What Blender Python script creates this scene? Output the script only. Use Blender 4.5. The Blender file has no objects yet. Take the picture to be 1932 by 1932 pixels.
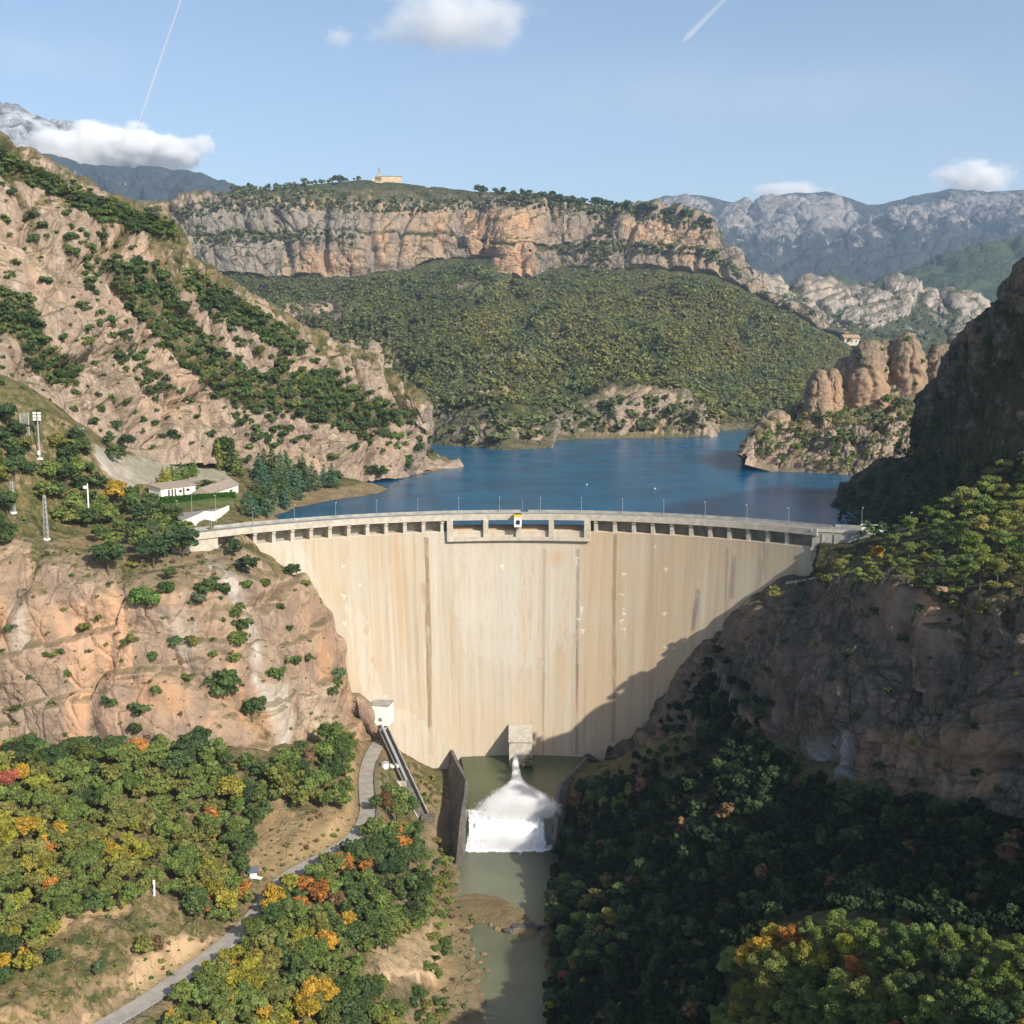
import bpy, math, random
import numpy as np
from mathutils import Vector
from mathutils.bvhtree import BVHTree
random.seed(7); RNG = np.random.default_rng(7)
SC = bpy.context.scene; COL = SC.collection
# ---------------------------------------------------------------- camera model (used to survey the places seen in the photograph)
F = 2071.0; TH = math.radians(7.7); CT, ST = math.cos(TH), math.sin(TH); CZ = 70.0
def P(u, v, Y):
    u = np.asarray(u, float); v = np.asarray(v, float); Y = np.asarray(Y, float)
    a = (u-966)/F; b = (966-v)/F; t = Y/(CT+b*ST)
    return np.stack([a*t, Y+0*t, CZ+(-ST+b*CT)*t], -1)
def PZ(u, v, z):
    u = np.asarray(u, float); v = np.asarray(v, float)
    a = (u-966)/F; b = (966-v)/F; t = (z-CZ)/(-ST+b*CT)
    return np.stack([a*t, (CT+b*ST)*t, z+0*t], -1)
def proj(p):
    x, y, z = p[..., 0], p[..., 1], p[..., 2]-CZ
    d = np.maximum(y*CT-z*ST, 1e-3)
    return 966+F*x/d, 966-F*(y*ST+z*CT)/d, d
SUN = np.array([.56, -.62, .55]); SUN /= np.linalg.norm(SUN)
# ---------------------------------------------------------------- noise
_pr = np.random.default_rng(3); PERM = np.concatenate([_pr.permutation(4096)]*2).astype(np.int64)
GR = _pr.normal(size=(4096, 3)); GR /= np.linalg.norm(GR, axis=1)[:, None]; RV = _pr.random((4096, 3))
def hsh(i, j, k): return PERM[(PERM[(PERM[i & 4095]+j) & 4095]+k) & 4095]
def perlin(p):
    q = np.floor(p).astype(np.int64); f = p-q; w = f*f*f*(f*(f*6-15)+10); out = 0
    for dx in (0, 1):
        wx = w[:, 0] if dx else 1-w[:, 0]
        for dy in (0, 1):
            wy = w[:, 1] if dy else 1-w[:, 1]
            for dz in (0, 1):
                wz = w[:, 2] if dz else 1-w[:, 2]
                g = GR[hsh(q[:, 0]+dx, q[:, 1]+dy, q[:, 2]+dz)]
                out = out+wx*wy*wz*(g[:, 0]*(f[:, 0]-dx)+g[:, 1]*(f[:, 1]-dy)+g[:, 2]*(f[:, 2]-dz))
    return out*1.5
def fbm(p, o=4, g=.5):
    s = 0; a = 1.
    for i in range(o): s = s+a*perlin(p*(2.03**i)+17.3*i); a *= g
    return s
def worley(p):
    q = np.floor(p).astype(np.int64); f1 = np.full(len(p), 9.); f2 = f1.copy(); cid = np.zeros(len(p), np.int64)
    for dx in (-1, 0, 1):
        for dy in (-1, 0, 1):
            for dz in (-1, 0, 1):
                c = q+np.array([dx, dy, dz]); h = hsh(c[:, 0], c[:, 1], c[:, 2])
                d = np.sqrt(((c+RV[h]*.9+.05-p)**2).sum(1))
                n = d < f1; f2 = np.where(n, f1, np.minimum(f2, d)); cid = np.where(n, h, cid); f1 = np.where(n, d, f1)
    return f1, f2, cid
def sstep(a, b, x): t = np.clip((x-a)/(b-a), 0, 1); return t*t*(3-2*t)
def inpoly(x, y, poly):
    c = np.zeros(x.shape, bool); n = len(poly)
    for i in range(n):
        x1, y1 = poly[i]; x2, y2 = poly[i-1]
        if y1 == y2: continue
        c ^= ((y1 > y) != (y2 > y)) & (x < (x2-x1)*(y-y1)/(y2-y1)+x1)
    return c
def pdist(x, y, poly, closed=True):
    d = np.full(x.shape, 1e9); n = len(poly)
    for i in range(0 if closed else 1, n):
        ax, ay = poly[i-1]; bx, by = poly[i]; vx, vy = bx-ax, by-ay
        t = np.clip(((x-ax)*vx+(y-ay)*vy)/(vx*vx+vy*vy+1e-9), 0, 1)
        d = np.minimum(d, np.hypot(x-ax-t*vx, y-ay-t*vy))
    return d
# ---------------------------------------------------------------- object helpers
def tag(o, label=None, cat=None, group=None, kind=None):
    for k, v in (('label', label), ('category', cat), ('group', group), ('kind', kind)):
        if v: o[k] = v
    return o
def link(name, me, mat=None, parent=None, smooth=False):
    o = bpy.data.objects.new(name, me); COL.objects.link(o)
    if mat is not None and not me.materials: me.materials.append(mat)
    if parent is not None: o.parent = parent
    if smooth: me.polygons.foreach_set('use_smooth', np.ones(len(me.polygons), bool))
    return o
def mesh_np(name, V, Q, mat=None, attrs=None, smooth=True, parent=None):
    """V (n,3), Q (m,4) or (m,3) int arrays -> one mesh object"""
    me = bpy.data.meshes.new(name); V = np.asarray(V, np.float32); Q = np.asarray(Q, np.int32); k = Q.shape[1]
    me.vertices.add(len(V)); me.vertices.foreach_set('co', V.ravel())
    me.loops.add(Q.size); me.loops.foreach_set('vertex_index', Q.ravel())
    me.polygons.add(len(Q)); me.polygons.foreach_set('loop_start', np.arange(0, Q.size, k, dtype=np.int32))
    me.polygons.foreach_set('loop_total', np.full(len(Q), k, np.int32)); me.update(calc_edges=True)
    for nm, arr in (attrs or {}).items():
        arr = np.asarray(arr, np.float32)
        if arr.ndim == 1:
            at = me.attributes.new(nm, 'FLOAT', 'POINT'); at.data.foreach_set('value', arr)
        else:
            if arr.shape[1] == 3: arr = np.concatenate([arr, np.ones((len(arr), 1), np.float32)], 1)
            at = me.attributes.new(nm, 'FLOAT_COLOR', 'POINT'); at.data.foreach_set('color', arr.ravel())
    return link(name, me, mat, parent, smooth)
def empty(name, loc=(0, 0, 0), rz=0):
    o = bpy.data.objects.new(name, None); COL.objects.link(o); o.location = loc; o.rotation_euler.z = rz; o.empty_display_size = .1; return o
class MB:
    def __init__(s): s.v = []; s.f = []
    def add(s, v, f):
        n = len(s.v); s.v += [tuple(map(float, p)) for p in v]; s.f += [tuple(i+n for i in q) for q in f]; return s
    def box(s, c, d, rz=0, top=None):
        x, y, z = d[0]/2, d[1]/2, d[2]/2; tx, ty = top or (1, 1); cs, sn = math.cos(rz), math.sin(rz); V = []
        for k, (ax, ay) in ((-1, (1, 1)), (1, (tx, ty))):
            for i, j in ((-1, -1), (1, -1), (1, 1), (-1, 1)):
                px, py = i*x*ax, j*y*ay; V.append((c[0]+px*cs-py*sn, c[1]+px*sn+py*cs, c[2]+k*z))
        return s.add(V, [(3, 2, 1, 0), (4, 5, 6, 7), (0, 1, 5, 4), (1, 2, 6, 5), (2, 3, 7, 6), (3, 0, 4, 7)])
    def hexa(s, V): return s.add(V, [(3, 2, 1, 0), (4, 5, 6, 7), (0, 1, 5, 4), (1, 2, 6, 5), (2, 3, 7, 6), (3, 0, 4, 7)])
    def tube(s, pts, r, n=8):
        pts = [Vector(p) for p in pts]; r = r if isinstance(r, (list, tuple)) else [r]*len(pts); V = []; Fc = []
        for i, p in enumerate(pts):
            t = (pts[min(i+1, len(pts)-1)]-pts[max(i-1, 0)]).normalized(); a = Vector((0, 0, 1)) if abs(t.z) < .9 else Vector((1, 0, 0))
            x = t.cross(a).normalized(); y = t.cross(x)
            for k in range(n): w = 2*math.pi*k/n; V.append(p+(x*math.cos(w)+y*math.sin(w))*r[i])
        for i in range(len(pts)-1):
            for k in range(n): Fc.append((i*n+k, i*n+(k+1) % n, (i+1)*n+(k+1) % n, (i+1)*n+k))
        Fc += [tuple(range(n))[::-1], tuple(range((len(pts)-1)*n, len(pts)*n))]
        return s.add(V, Fc)
    def sweep(s, sec, frames, caps=True):
        """sec: closed list of (a,b); frames: list of functions (a,b)->xyz"""
        n = len(sec); V = [fr(a, b) for fr in frames for a, b in sec]; Fc = []
        for i in range(len(frames)-1):
            for k in range(n): Fc.append((i*n+k, i*n+(k+1) % n, (i+1)*n+(k+1) % n, (i+1)*n+k))
        if caps: Fc += [tuple(range(n))[::-1], tuple(range((len(frames)-1)*n, len(frames)*n))]
        return s.add(V, Fc)
    def build(s, name, mat, parent=None, smooth=False, loc=None):
        me = bpy.data.meshes.new(name); me.from_pydata(s.v, [], s.f); me.update()
        import bmesh
        b = bmesh.new(); b.from_mesh(me); bmesh.ops.recalc_face_normals(b, faces=b.faces); b.to_mesh(me); b.free()
        return link(name, me, mat, parent, smooth)
# ---------------------------------------------------------------- materials
class NT:
    def __init__(s, name):
        s.m = bpy.data.materials.new(name); s.m.use_nodes = True; s.t = s.m.node_tree; s.t.nodes.clear()
        s.out = s.n('ShaderNodeOutputMaterial')
    def n(s, ty, **k):
        o = s.t.nodes.new(ty)
        for a, b in k.items(): setattr(o, a, b)
        return o
    def put(s, sock, v):
        if hasattr(v, 'is_linked'): s.t.links.new(v, sock)
        elif v is not None:
            if hasattr(sock.default_value, '__len__'):
                v = tuple(v) if hasattr(v, '__len__') else (v,)*len(sock.default_value)
                if len(sock.default_value) == 4 and len(v) == 3: v = v+(1,)
            sock.default_value = v
    def pos(s): return s.n('ShaderNodeNewGeometry').outputs['Position']
    def normz(s):
        x = s.n('ShaderNodeSeparateXYZ'); s.put(x.inputs[0], s.n('ShaderNodeNewGeometry').outputs['Normal']); return x.outputs[2]
    def scaled(s, vec, sc):
        m = s.n('ShaderNodeMapping'); s.put(m.inputs['Vector'], vec); m.inputs['Scale'].default_value = sc; return m.outputs[0]
    def noise(s, vec, sc=1, det=4, rough=.55, dist=0):
        o = s.n('ShaderNodeTexNoise'); s.put(o.inputs['Vector'], vec); o.inputs['Scale'].default_value = sc
        o.inputs['Detail'].default_value = det; o.inputs['Roughness'].default_value = rough; o.inputs['Distortion'].default_value = dist; return o.outputs[0]
    def voro(s, vec, sc=1, feat='F1'):
        o = s.n('ShaderNodeTexVoronoi', feature=feat); s.put(o.inputs['Vector'], vec); o.inputs['Scale'].default_value = sc; return o.outputs['Distance']
    def rng(s, v, a, b, c=0., d=1.):
        o = s.n('ShaderNodeMapRange', interpolation_type='SMOOTHSTEP'); s.put(o.inputs[0], v)
        for i, x in enumerate((a, b, c, d)): s.put(o.inputs[i+1], x)
        return o.outputs[0]
    def math(s, op, a, b=0., c=False):
        o = s.n('ShaderNodeMath', operation=op); o.use_clamp = c; s.put(o.inputs[0], a); s.put(o.inputs[1], b); return o.outputs[0]
    def mix(s, f, a, b, mode='MIX'):
        o = s.n('ShaderNodeMix', data_type='RGBA', blend_type=mode); s.put(o.inputs[0], f); s.put(o.inputs[6], a); s.put(o.inputs[7], b); return o.outputs[2]
    def attr(s, name, out='Fac'): o = s.n('ShaderNodeAttribute', attribute_name=name); return o.outputs[out]
    def bump(s, h, st=.5, d=.3, nrm=None):
        o = s.n('ShaderNodeBump'); o.inputs['Strength'].default_value = st; o.inputs['Distance'].default_value = d; s.put(o.inputs['Height'], h)
        if nrm is not None: s.put(o.inputs['Normal'], nrm)
        return o.outputs[0]
    def bsdf(s, col, rough=.8, nrm=None, spec=.3, **k):
        o = s.n('ShaderNodeBsdfPrincipled'); s.put(o.inputs['Base Color'], col); s.put(o.inputs['Roughness'], rough); s.put(o.inputs['Specular IOR Level'], spec)
        if nrm is not None: s.put(o.inputs['Normal'], nrm)
        for a, b in k.items(): s.put(o.inputs[a], b)
        return o.outputs[0]
    def done(s, sh): s.t.links.new(sh, s.out.inputs['Surface']); return s.m
def plain(name, col, rough=.7, var=.15, sc=2., **k):
    n = NT(name); p = n.pos(); f = n.rng(n.noise(p, sc, 4), .3, .7)
    a = tuple(c*(1-var) for c in col); b = tuple(min(1, c*(1+var)) for c in col)
    return n.done(n.bsdf(n.mix(f, a, b), rough, **k))
def rock_mat(name, S=1., A=(.36, .255, .16), B=(.25, .19, .13), O=(.46, .26, .13), G=(.27, .26, .22), veg1=(.05, .06, .02), veg2=(.19, .145, .075), orange=.5, upveg=.6, bump=1., grey=.5, crack=.9):
    """weathered conglomerate: vertical run-off streaks, orange fresh faces, grey lichen, scrub and soil on ledges. S = size of features in metres"""
    n = NT(name); p = n.pos()
    st = n.noise(n.scaled(p, (.16/S, .16/S, .012/S)), 1, 6, .62, .4)
    st2 = n.noise(n.scaled(p, (.7/S, .7/S, .03/S)), 1, 4, .6)
    big = n.noise(p, .022/S, 4, .55); med = n.noise(p, .11/S, 6, .6); fine = n.noise(p, .9/S, 5, .65)
    c = n.mix(n.rng(med, .36, .66), B, A)
    c = n.mix(n.math('MULTIPLY', n.rng(st, .50, .68), .6), c, tuple(x*1.25 for x in A))
    c = n.mix(n.math('MULTIPLY', n.math('MULTIPLY', n.rng(big, .50, .64), n.rng(st, .38, .62)), orange), c, O)
    c = n.mix(n.math('MULTIPLY', n.math('MULTIPLY', n.rng(big, .50, .36), n.rng(st2, .42, .62)), grey), c, G)
    c = n.mix(n.math('MULTIPLY', n.rng(st2, .58, .72), .4), c, tuple(x*.55 for x in B))
    strata = n.noise(n.scaled(p, (.02/S, .02/S, .33/S)), 1, 4, .6)
    c = n.mix(n.rng(strata, .30, .40, .35, 0.), c, tuple(x*.6 for x in B))
    c = n.mix(n.rng(fine, .3, .7, .25, -.0), c, tuple(x*.55 for x in B), 'MIX')
    wv = n.n('ShaderNodeVectorMath', operation='ADD'); n.put(wv.inputs[0], n.scaled(p, (.10/S, .10/S, .034/S))); nv_ = n.n('ShaderNodeTexNoise'); n.put(nv_.inputs['Vector'], p); nv_.inputs['Scale'].default_value = .12/S; nv_.inputs['Detail'].default_value = 4; ns_ = n.n('ShaderNodeVectorMath', operation='SCALE'); n.put(ns_.inputs[0], nv_.outputs['Color']); ns_.inputs['Scale'].default_value = .9; n.put(wv.inputs[1], ns_.outputs[0])
    crk = n.rng(n.voro(wv.outputs[0], 1, 'DISTANCE_TO_EDGE'), .0, .045); crk2 = n.rng(n.voro(wv.outputs[0], 2.7, 'DISTANCE_TO_EDGE'), .0, .06)
    ck = n.math('MULTIPLY', n.math('ADD', n.math('MULTIPLY', crk, .65), .35), n.math('ADD', n.math('MULTIPLY', crk2, .3), .7)); ckm = n.rng(big, .62, .40, .0, crack)
    c = n.mix(n.math('MULTIPLY', n.math('SUBTRACT', 1., ck), ckm), c, tuple(x*.35 for x in B))
    speck = n.noise(p, 3.2/S, 3, .7); c = n.mix(n.rng(speck, .56, .72, 0, .35), c, tuple(x*.45 for x in B)); c = n.mix(n.rng(speck, .44, .30, 0, .25), c, tuple(min(.6, x*1.45) for x in A))
    pa = n.n('ShaderNodeAttribute', attribute_name='paint')
    c = n.mix(n.math('MULTIPLY', pa.outputs['Alpha'], n.rng(n.noise(n.scaled(p, (.3/S, .3/S, .05/S)), 1, 5), .25, .6, .45, 1.)), c, pa.outputs['Color'])
    up = n.math('MULTIPLY', n.rng(n.math('ADD', n.normz(), n.math('MULTIPLY', n.math('SUBTRACT', med, .5), .7)), .50, .82), upveg)
    vg = n.math('ADD', n.rng(n.math('ADD', n.attr('veg'), n.math('MULTIPLY', n.math('SUBTRACT', n.noise(p, .25/S, 6, .7), .5), 1.5)), .42, .68), up, True)
    vc = n.mix(n.rng(n.noise(p, .16/S, 6, .7), .36, .62), veg1, veg2)
    vc = n.mix(n.rng(fine, .38, .66, 0, .5), vc, tuple(x*.6 for x in veg1))
    c = n.mix(vg, c, vc)
    h = n.math('ADD', n.math('MULTIPLY', fine, .5), n.math('ADD', n.math('MULTIPLY', med, 2.), n.math('ADD', n.math('MULTIPLY', st2, .6), n.math('MULTIPLY', n.math('MULTIPLY', ck, ckm), 1.8))))
    return n.done(n.bsdf(c, .92, n.bump(h, .75*bump, 1.3*S), .15))
# ---------------------------------------------------------------- terrain patches
TERR = []           # (V, Q) of every terrain sheet, for standing things on it
def smooth_axis(A, k):
    for _ in range(k):
        B = A.copy(); B[1:-1] = .25*A[:-2]+.5*A[1:-1]+.25*A[2:]; A = B
    return A
def interp_row(pts, U):
    pts = np.array(pts, float); return np.interp(U, pts[:, 0], pts[:, 1]), np.interp(U, pts[:, 0], pts[:, 2])
def grid_q(nj, ni):
    a = np.arange(nj*ni).reshape(nj, ni); return np.stack([a[:-1, :-1], a[:-1, 1:], a[1:, 1:], a[1:, :-1]], -1).reshape(-1, 4)
def normals(G):
    du = np.gradient(G, axis=1); dj = np.gradient(G, axis=0); n = np.cross(du, dj); n /= np.linalg.norm(n, axis=-1)[..., None]+1e-9; return n
def rock_disp(p, w, k, a1, a2=.3, a3=.12, ledge=0., rec=None, lamp=.28):
    q = p.copy(); wr = np.stack([perlin(p/(w*1.3)+s) for s in (0, 31.7, 77.1)], -1); q = q+wr*w*.5
    f1, f2, cid = worley(q/np.array([w, w, w*k])); cr = sstep(0, .22, f2-f1)
    d = a1*((1-f1**2)*.75-.45*(1-cr))
    g1, g2, gid = worley(q/np.array([w, w, w*k*.8])*3.1+5.5); d = d+a1*a2*((1-g1**2)-.5*(1-sstep(0, .12, g2-g1))+.35*(RV[gid, 0]-.5))
    if a2 > .2: h1, h2, hid = worley(q/np.array([w, w, w*k*.6])*8.3+11.5); d = d+a1*a2*.32*((1-h1**2)-.6*(1-sstep(0, .10, h2-h1))+.4*(RV[hid, 1]-.5))
    d = d+a1*a3*fbm(p/(w*.22), 5, .55)*1.3
    if ledge:
        zz = p[:, 2]/ledge+.5*perlin(p/np.array([w*1.6, w*1.6, w*.9])+9.1)+RV[cid, 2]*.9+.12*RV[gid, 2]; fr = zz-np.floor(zz); d = d+a1*lamp*(fr**.8*(1-sstep(.84, 1., fr))-.4); cr = cr*(1-.6*sstep(.80, .93, fr))
    if rec is not None: rec.append(cr)
    return d
def patch(name, ulo, uhi, nu, rows, mat, w=30, k=2.2, a1=8., a2=.3, a3=.12, ledge=0., sm=2, paint=None, veg_polys=(), crackveg=0., label=None, post=None, vmax=None, extra=(), lamp=.28):
    """rows: list of (points[(u,v,Y)], rockiness, scrub, steps to the next row)"""
    U = np.linspace(ulo, uhi, nu); L = []; am = []; vg = []
    for i, (pts, ra, rv, stp) in enumerate(rows):
        v, Y = interp_row(pts, U); L.append((P(U, v, Y), ra, rv, stp))
    for i in range(len(L)-1):
        s = L[i][3]
        for j in range(s): t = j/s; am.append(L[i][1]*(1-t)+L[i+1][1]*t); vg.append(L[i][2]*(1-t)+L[i+1][2]*t)
    G = np.concatenate([np.stack([L[i][0]*(1-j/L[i][3])+L[i+1][0]*(j/L[i][3]) for j in range(L[i][3])]) for i in range(len(L)-1)]+[L[-1][0][None]])
    am.append(L[-1][1]); vg.append(L[-1][2])
    G = smooth_axis(G, sm); n = smooth_axis(normals(G), 6); n = np.swapaxes(smooth_axis(np.swapaxes(n, 0, 1), 6), 0, 1); n /= np.linalg.norm(n, axis=-1)[..., None]
    nj, ni = G.shape[:2]; p = G.reshape(-1, 3); A = np.repeat(np.array(am), ni); VG = np.repeat(np.array(vg), ni)
    A = A*1.0
    rec = []
    d = rock_disp(p, w, k, a1, a2, a3, ledge, rec, lamp)
    p2 = p+n.reshape(-1, 3)*(d*A)[:, None]
    for ply, ew, ek, ea, soft in extra:
        ua, va, _ = proj(p2); m = np.where(inpoly(ua, va, ply), sstep(0, soft, pdist(ua, va, ply)), 0); i_ = m > 0
        if i_.any(): p2[i_] += n.reshape(-1, 3)[i_]*(rock_disp(p2[i_], ew, ek, ea, .36, .14, ew*.8)*m[i_])[:, None]
    if post is not None: p2 = post(p2)
    u0, v0, _ = proj(p2)
    jit = fbm(p2/(w*.35), 3)*14
    VG = VG+crackveg*(1-rec[0])
    for poly, val in veg_polys: VG = np.where(inpoly(u0+jit, v0+jit*.7, poly), val, VG)
    PA = np.zeros((len(p2), 4), np.float32)
    for poly, col, al in (paint or ()):
        sd = pdist(u0, v0, poly)*np.where(inpoly(u0, v0, poly), 1, -1)+jit*.9; wa = al*sstep(-9, 11, sd)*(.75+.5*fbm(p2/np.array([w*.12, w*.12, w*.9])+3.3, 3)).clip(.25, 1); ins = wa > PA[:, 3]; PA[ins, :3] = col; PA[ins, 3] = wa[ins]
    Q = grid_q(nj, ni)
    o = mesh_np(name, p2, Q, mat, {'veg': VG, 'paint': PA}); tag(o, label, None, None, 'structure')
    TERR.append((p2, Q)); return o, p2.reshape(nj, ni, 3)
def tps(pts, lam=.5):
    P0 = np.array(pts, float); X = P0[:, :2]; z = P0[:, 2]; n = len(X); D = np.linalg.norm(X[:, None]-X[None], axis=-1)/100
    K = np.where(D > 0, D*D*np.log(D+1e-12), 0)+lam*.01*np.eye(n); A = np.zeros((n+3, n+3)); A[:n, :n] = K; A[:n, n] = 1; A[:n, n+1:] = X/100; A[n:, :n] = A[:n, n:].T
    c = np.linalg.solve(A, np.concatenate([z, np.zeros(3)]))
    def ev(x, y):
        r = c[n]+c[n+1]*x/100+c[n+2]*y/100
        for i in range(n):
            d = ((x-X[i, 0])**2+(y-X[i, 1])**2)/1e4; r = r+c[i]*.5*d*np.log(d+1e-12)
        return r
    return ev
# ---------------------------------------------------------------- dam geometry
DX, DY = 5., 324.; WZ = -8.6          # centre of the arch; reservoir level
def rface(z): t = np.clip((-8-z)/104., 0, 1.6); return 187-16*t**1.25
def dam(a, r, z): return (DX+r*math.sin(a), DY+r*math.cos(a), z)
def dam_hit(u, v):
    u = np.atleast_1d(np.asarray(u, float)); v = np.atleast_1d(np.asarray(v, float)); lo = np.full(u.shape, 330.); hi = np.full(u.shape, 620.)
    for _ in range(50):
        m = (lo+hi)/2; p = P(u, v, m); f = np.hypot(p[:, 0]-DX, p[:, 1]-DY)-rface(p[:, 2]); lo = np.where(f < 0, m, lo); hi = np.where(f < 0, hi, m)
    return (lo+hi)/2
def contact(pts, off): return [(u, v, float(dam_hit(u, v)[0])+off) for u, v in pts]
def dense(pts, n=6):
    o = []
    for (a, b), (c, d) in zip(pts[:-1], pts[1:]): o += [(a+(c-a)*k/n, b+(d-b)*k/n) for k in range(n)]
    return o+[pts[-1]]
M_rock = rock_mat('rock_near', 1.0, A=(.345, .242, .168), B=(.23, .168, .122), O=(.45, .245, .115), grey=.4, orange=.6, bump=.6, crack=.55)
M_rockL = rock_mat('rock_massif', 1.5, A=(.365, .28, .21), B=(.25, .19, .145), O=(.44, .285, .175), grey=.35, orange=.5, bump=.5)
M_rockR = rock_mat('rock_shade', 1.0, A=(.215, .165, .125), B=(.115, .098, .082), O=(.30, .175, .10), G=(.16, .155, .14), veg1=(.03, .04, .016), veg2=(.085, .07, .035), grey=.6)  # darkened copy of the gorge rock: its shade is put into the colour
M_pin = rock_mat('rock_pinnacles', 1.2, A=(.30, .215, .145), B=(.20, .15, .105), O=(.38, .225, .125), grey=.5, orange=.5, bump=.6)
M_soil = rock_mat('valley_soil', 1.0, A=(.32, .22, .13), B=(.22, .155, .09), orange=.3, veg1=(.05, .065, .02), veg2=(.16, .125, .055), upveg=.45, bump=.6)
M_far = rock_mat('rock_mesa', 4.5, A=(.33, .25, .175), B=(.20, .17, .14), O=(.42, .25, .135), G=(.20, .195, .18), veg1=(.04, .055, .02), veg2=(.10, .095, .04), orange=.9, grey=.6, upveg=.8)
M_mont = rock_mat('rock_range', 26., A=(.30, .265, .24), B=(.17, .16, .155), O=(.30, .25, .22), G=(.19, .19, .195), veg1=(.016, .028, .030), veg2=(.035, .045, .038), orange=.2, upveg=.35, bump=.8)
M_snow = rock_mat('rock_peak', 45., A=(.42, .43, .45), B=(.17, .18, .2), O=(.4, .4, .4), G=(.3, .3, .3), veg1=(.035, .05, .04), veg2=(.06, .07, .05), orange=0, upveg=.0)
# ---- left gorge cliff
cl = [(455, 1012), (500, 1045), (560, 1085), (592, 1112), (620, 1160), (640, 1220), (655, 1290), (690, 1345), (720, 1385)]
topL = [(-300, 985, 420), (0, 1008, 425), (70, 1030, 425), (110, 1040, 425), (190, 1048, 430), (300, 1055, 442), (400, 1045, 456)]
base = [(-300, 1425, 372), (0, 1420, 392), (150, 1425, 396), (300, 1418, 398), (400, 1405, 406), (500, 1420, 416), (600, 1410, 442), (650, 1402, 462), (690, 1402, 478), (722, 1400, 488)]
mid1 = [(-300, 1290, 385), (0, 1290, 402), (150, 1290, 405), (300, 1290, 408), (400, 1290, 416), (500, 1285, 430), (600, 1290, 458), (650, 1320, 476), (690, 1375, 485), (722, 1392, 492)]
mid2 = [(-300, 1120, 398), (0, 1130, 408), (150, 1130, 411), (300, 1130, 415), (400, 1125, 428), (480, 1115, 450)]+contact(dense(cl[2:]), -2.5)
topr = topL+contact(dense(cl), -.3)
back = [(u, v-7, Y+22) for u, v, Y in topr]
def A_post(p): return p
paintA = [([(175, 1120), (215, 1100), (245, 1130), (250, 1290), (190, 1290), (170, 1200)], (.50, .30, .18), .9), ([(95, 1150), (170, 1130), (185, 1290), (140, 1300), (110, 1230)], (.52, .31, .19), .9),
          ([(120, 1300), (175, 1310), (165, 1400), (130, 1400)], (.52, .30, .17), .9), ([(470, 1180), (440, 1290), (400, 1370), (385, 1370), (430, 1250), (455, 1130)], (.50, .31, .19), .8),
          ([(385, 1045), (430, 1070), (460, 1110), (480, 1180), (500, 1260), (490, 1300), (470, 1290), (478, 1230), (450, 1150), (420, 1100), (380, 1060)], (.46, .43, .39), .9),
          ([(485, 1285), (545, 1290), (560, 1380), (545, 1410), (520, 1410), (505, 1330)], (.45, .43, .38), .85), ([(300, 1150), (350, 1140), (370, 1180), (365, 1280), (330, 1230)], (.40, .36, .30), .7),
          ([(560, 1290), (640, 1290), (640, 1380), (575, 1380)], (.46, .36, .27), .6), ([(20, 1150), (45, 1140), (55, 1210), (35, 1240)], (.42, .39, .34), .6)]
cliff_left, GA = patch('cliff', -300, 722, 560, [(base, .6, .1, 70), (mid1, 1, -.05, 100), (mid2, 1, -.05, 70), (topr, .35, .45, 14), (back, 0, .6, 0)], M_rock, w=40, k=2.6, a1=6.8, a2=.19, a3=.12, ledge=24, sm=1, lamp=.6, paint=paintA, crackveg=.42, label='tan vertical rock wall left of the dam')
# ---- terrace behind the left end of the dam
TP = [P(u, v, Y) for u, v, Y in topL]+[PZ(440, 1010, -4), PZ(0, 900, 22), PZ(0, 790, 46), PZ(-250, 780, 52), PZ(-250, 900, 26), PZ(170, 835, 33), PZ(90, 820, 38), PZ(100, 900, 19), PZ(170, 930, 11), PZ(240, 925, 9), PZ(300, 960, 3), PZ(340, 978, .8), PZ(380, 930, 5),
     PZ(450, 935, 5), PZ(345, 948, 3.6), PZ(330, 900, 9), PZ(400, 868, 12), PZ(290, 872, 17), PZ(480, 885, 8), PZ(560, 890, 5), PZ(620, 895, 2), PZ(500, 975, WZ), PZ(530, 962, WZ), PZ(560, 932, WZ), PZ(640, 911, WZ), PZ(735, 902, WZ), PZ(815, 889, WZ), PZ(520, 940, -2), PZ(600, 912, -3)]
TP += [np.array(q) for q in [(-110, 495, -14), (-80, 520, -25), (-60, 580, -28), (-20, 700, -30), (20, 800, -30), (-330, 640, 60), (-100, 900, 5), (-60, 480, -25), (-300, 900, 60)]]
tev = tps(TP, 1.)
xs = np.arange(-360, 10, 1.6); ys = np.arange(415, 840, 1.6); XX, YY = np.meshgrid(xs, ys); ZZ = tev(XX, YY)
pp = np.stack([XX, YY, ZZ], -1); flat = pp.reshape(-1, 3)
lawn_poly = [(285, 948), (335, 938), (452, 925), (455, 950), (380, 965), (300, 965)]
u0, v0, _ = proj(flat); fl = inpoly(u0, v0, [(290, 905), (470, 880), (475, 960), (330, 985), (285, 950)])
flat[:, 2] += np.where(fl, .15, .9)*fbm(flat/9., 4)
slab = [(170, 835), (235, 862), (300, 850), (400, 868), (440, 905), (330, 915), (310, 900), (262, 925), (238, 925), (185, 880)]
edg = pdist(u0, v0, slab); ins = inpoly(u0+fbm(flat/6, 3)*5, v0+fbm(flat/5+7, 3)*4, slab)
PAT = np.zeros((len(flat), 4), np.float32); VG = np.full(len(flat), .62)
PAT[ins] = (.40, .37, .31, 1.); VG[ins] = -1.4
flat[:, 2] += np.where(ins, 1.0*np.abs(fbm(flat/np.array([4, 9, 9.]), 4)), 0)
ins2 = inpoly(u0, v0, [(280, 946), (450, 926), (450, 952), (290, 962)]); PAT[ins2] = (.05, .12, .02, 1.); VG[ins2] = -1
shore = flat[:, 2] < WZ+4.5; VG[shore] = -.8
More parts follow.
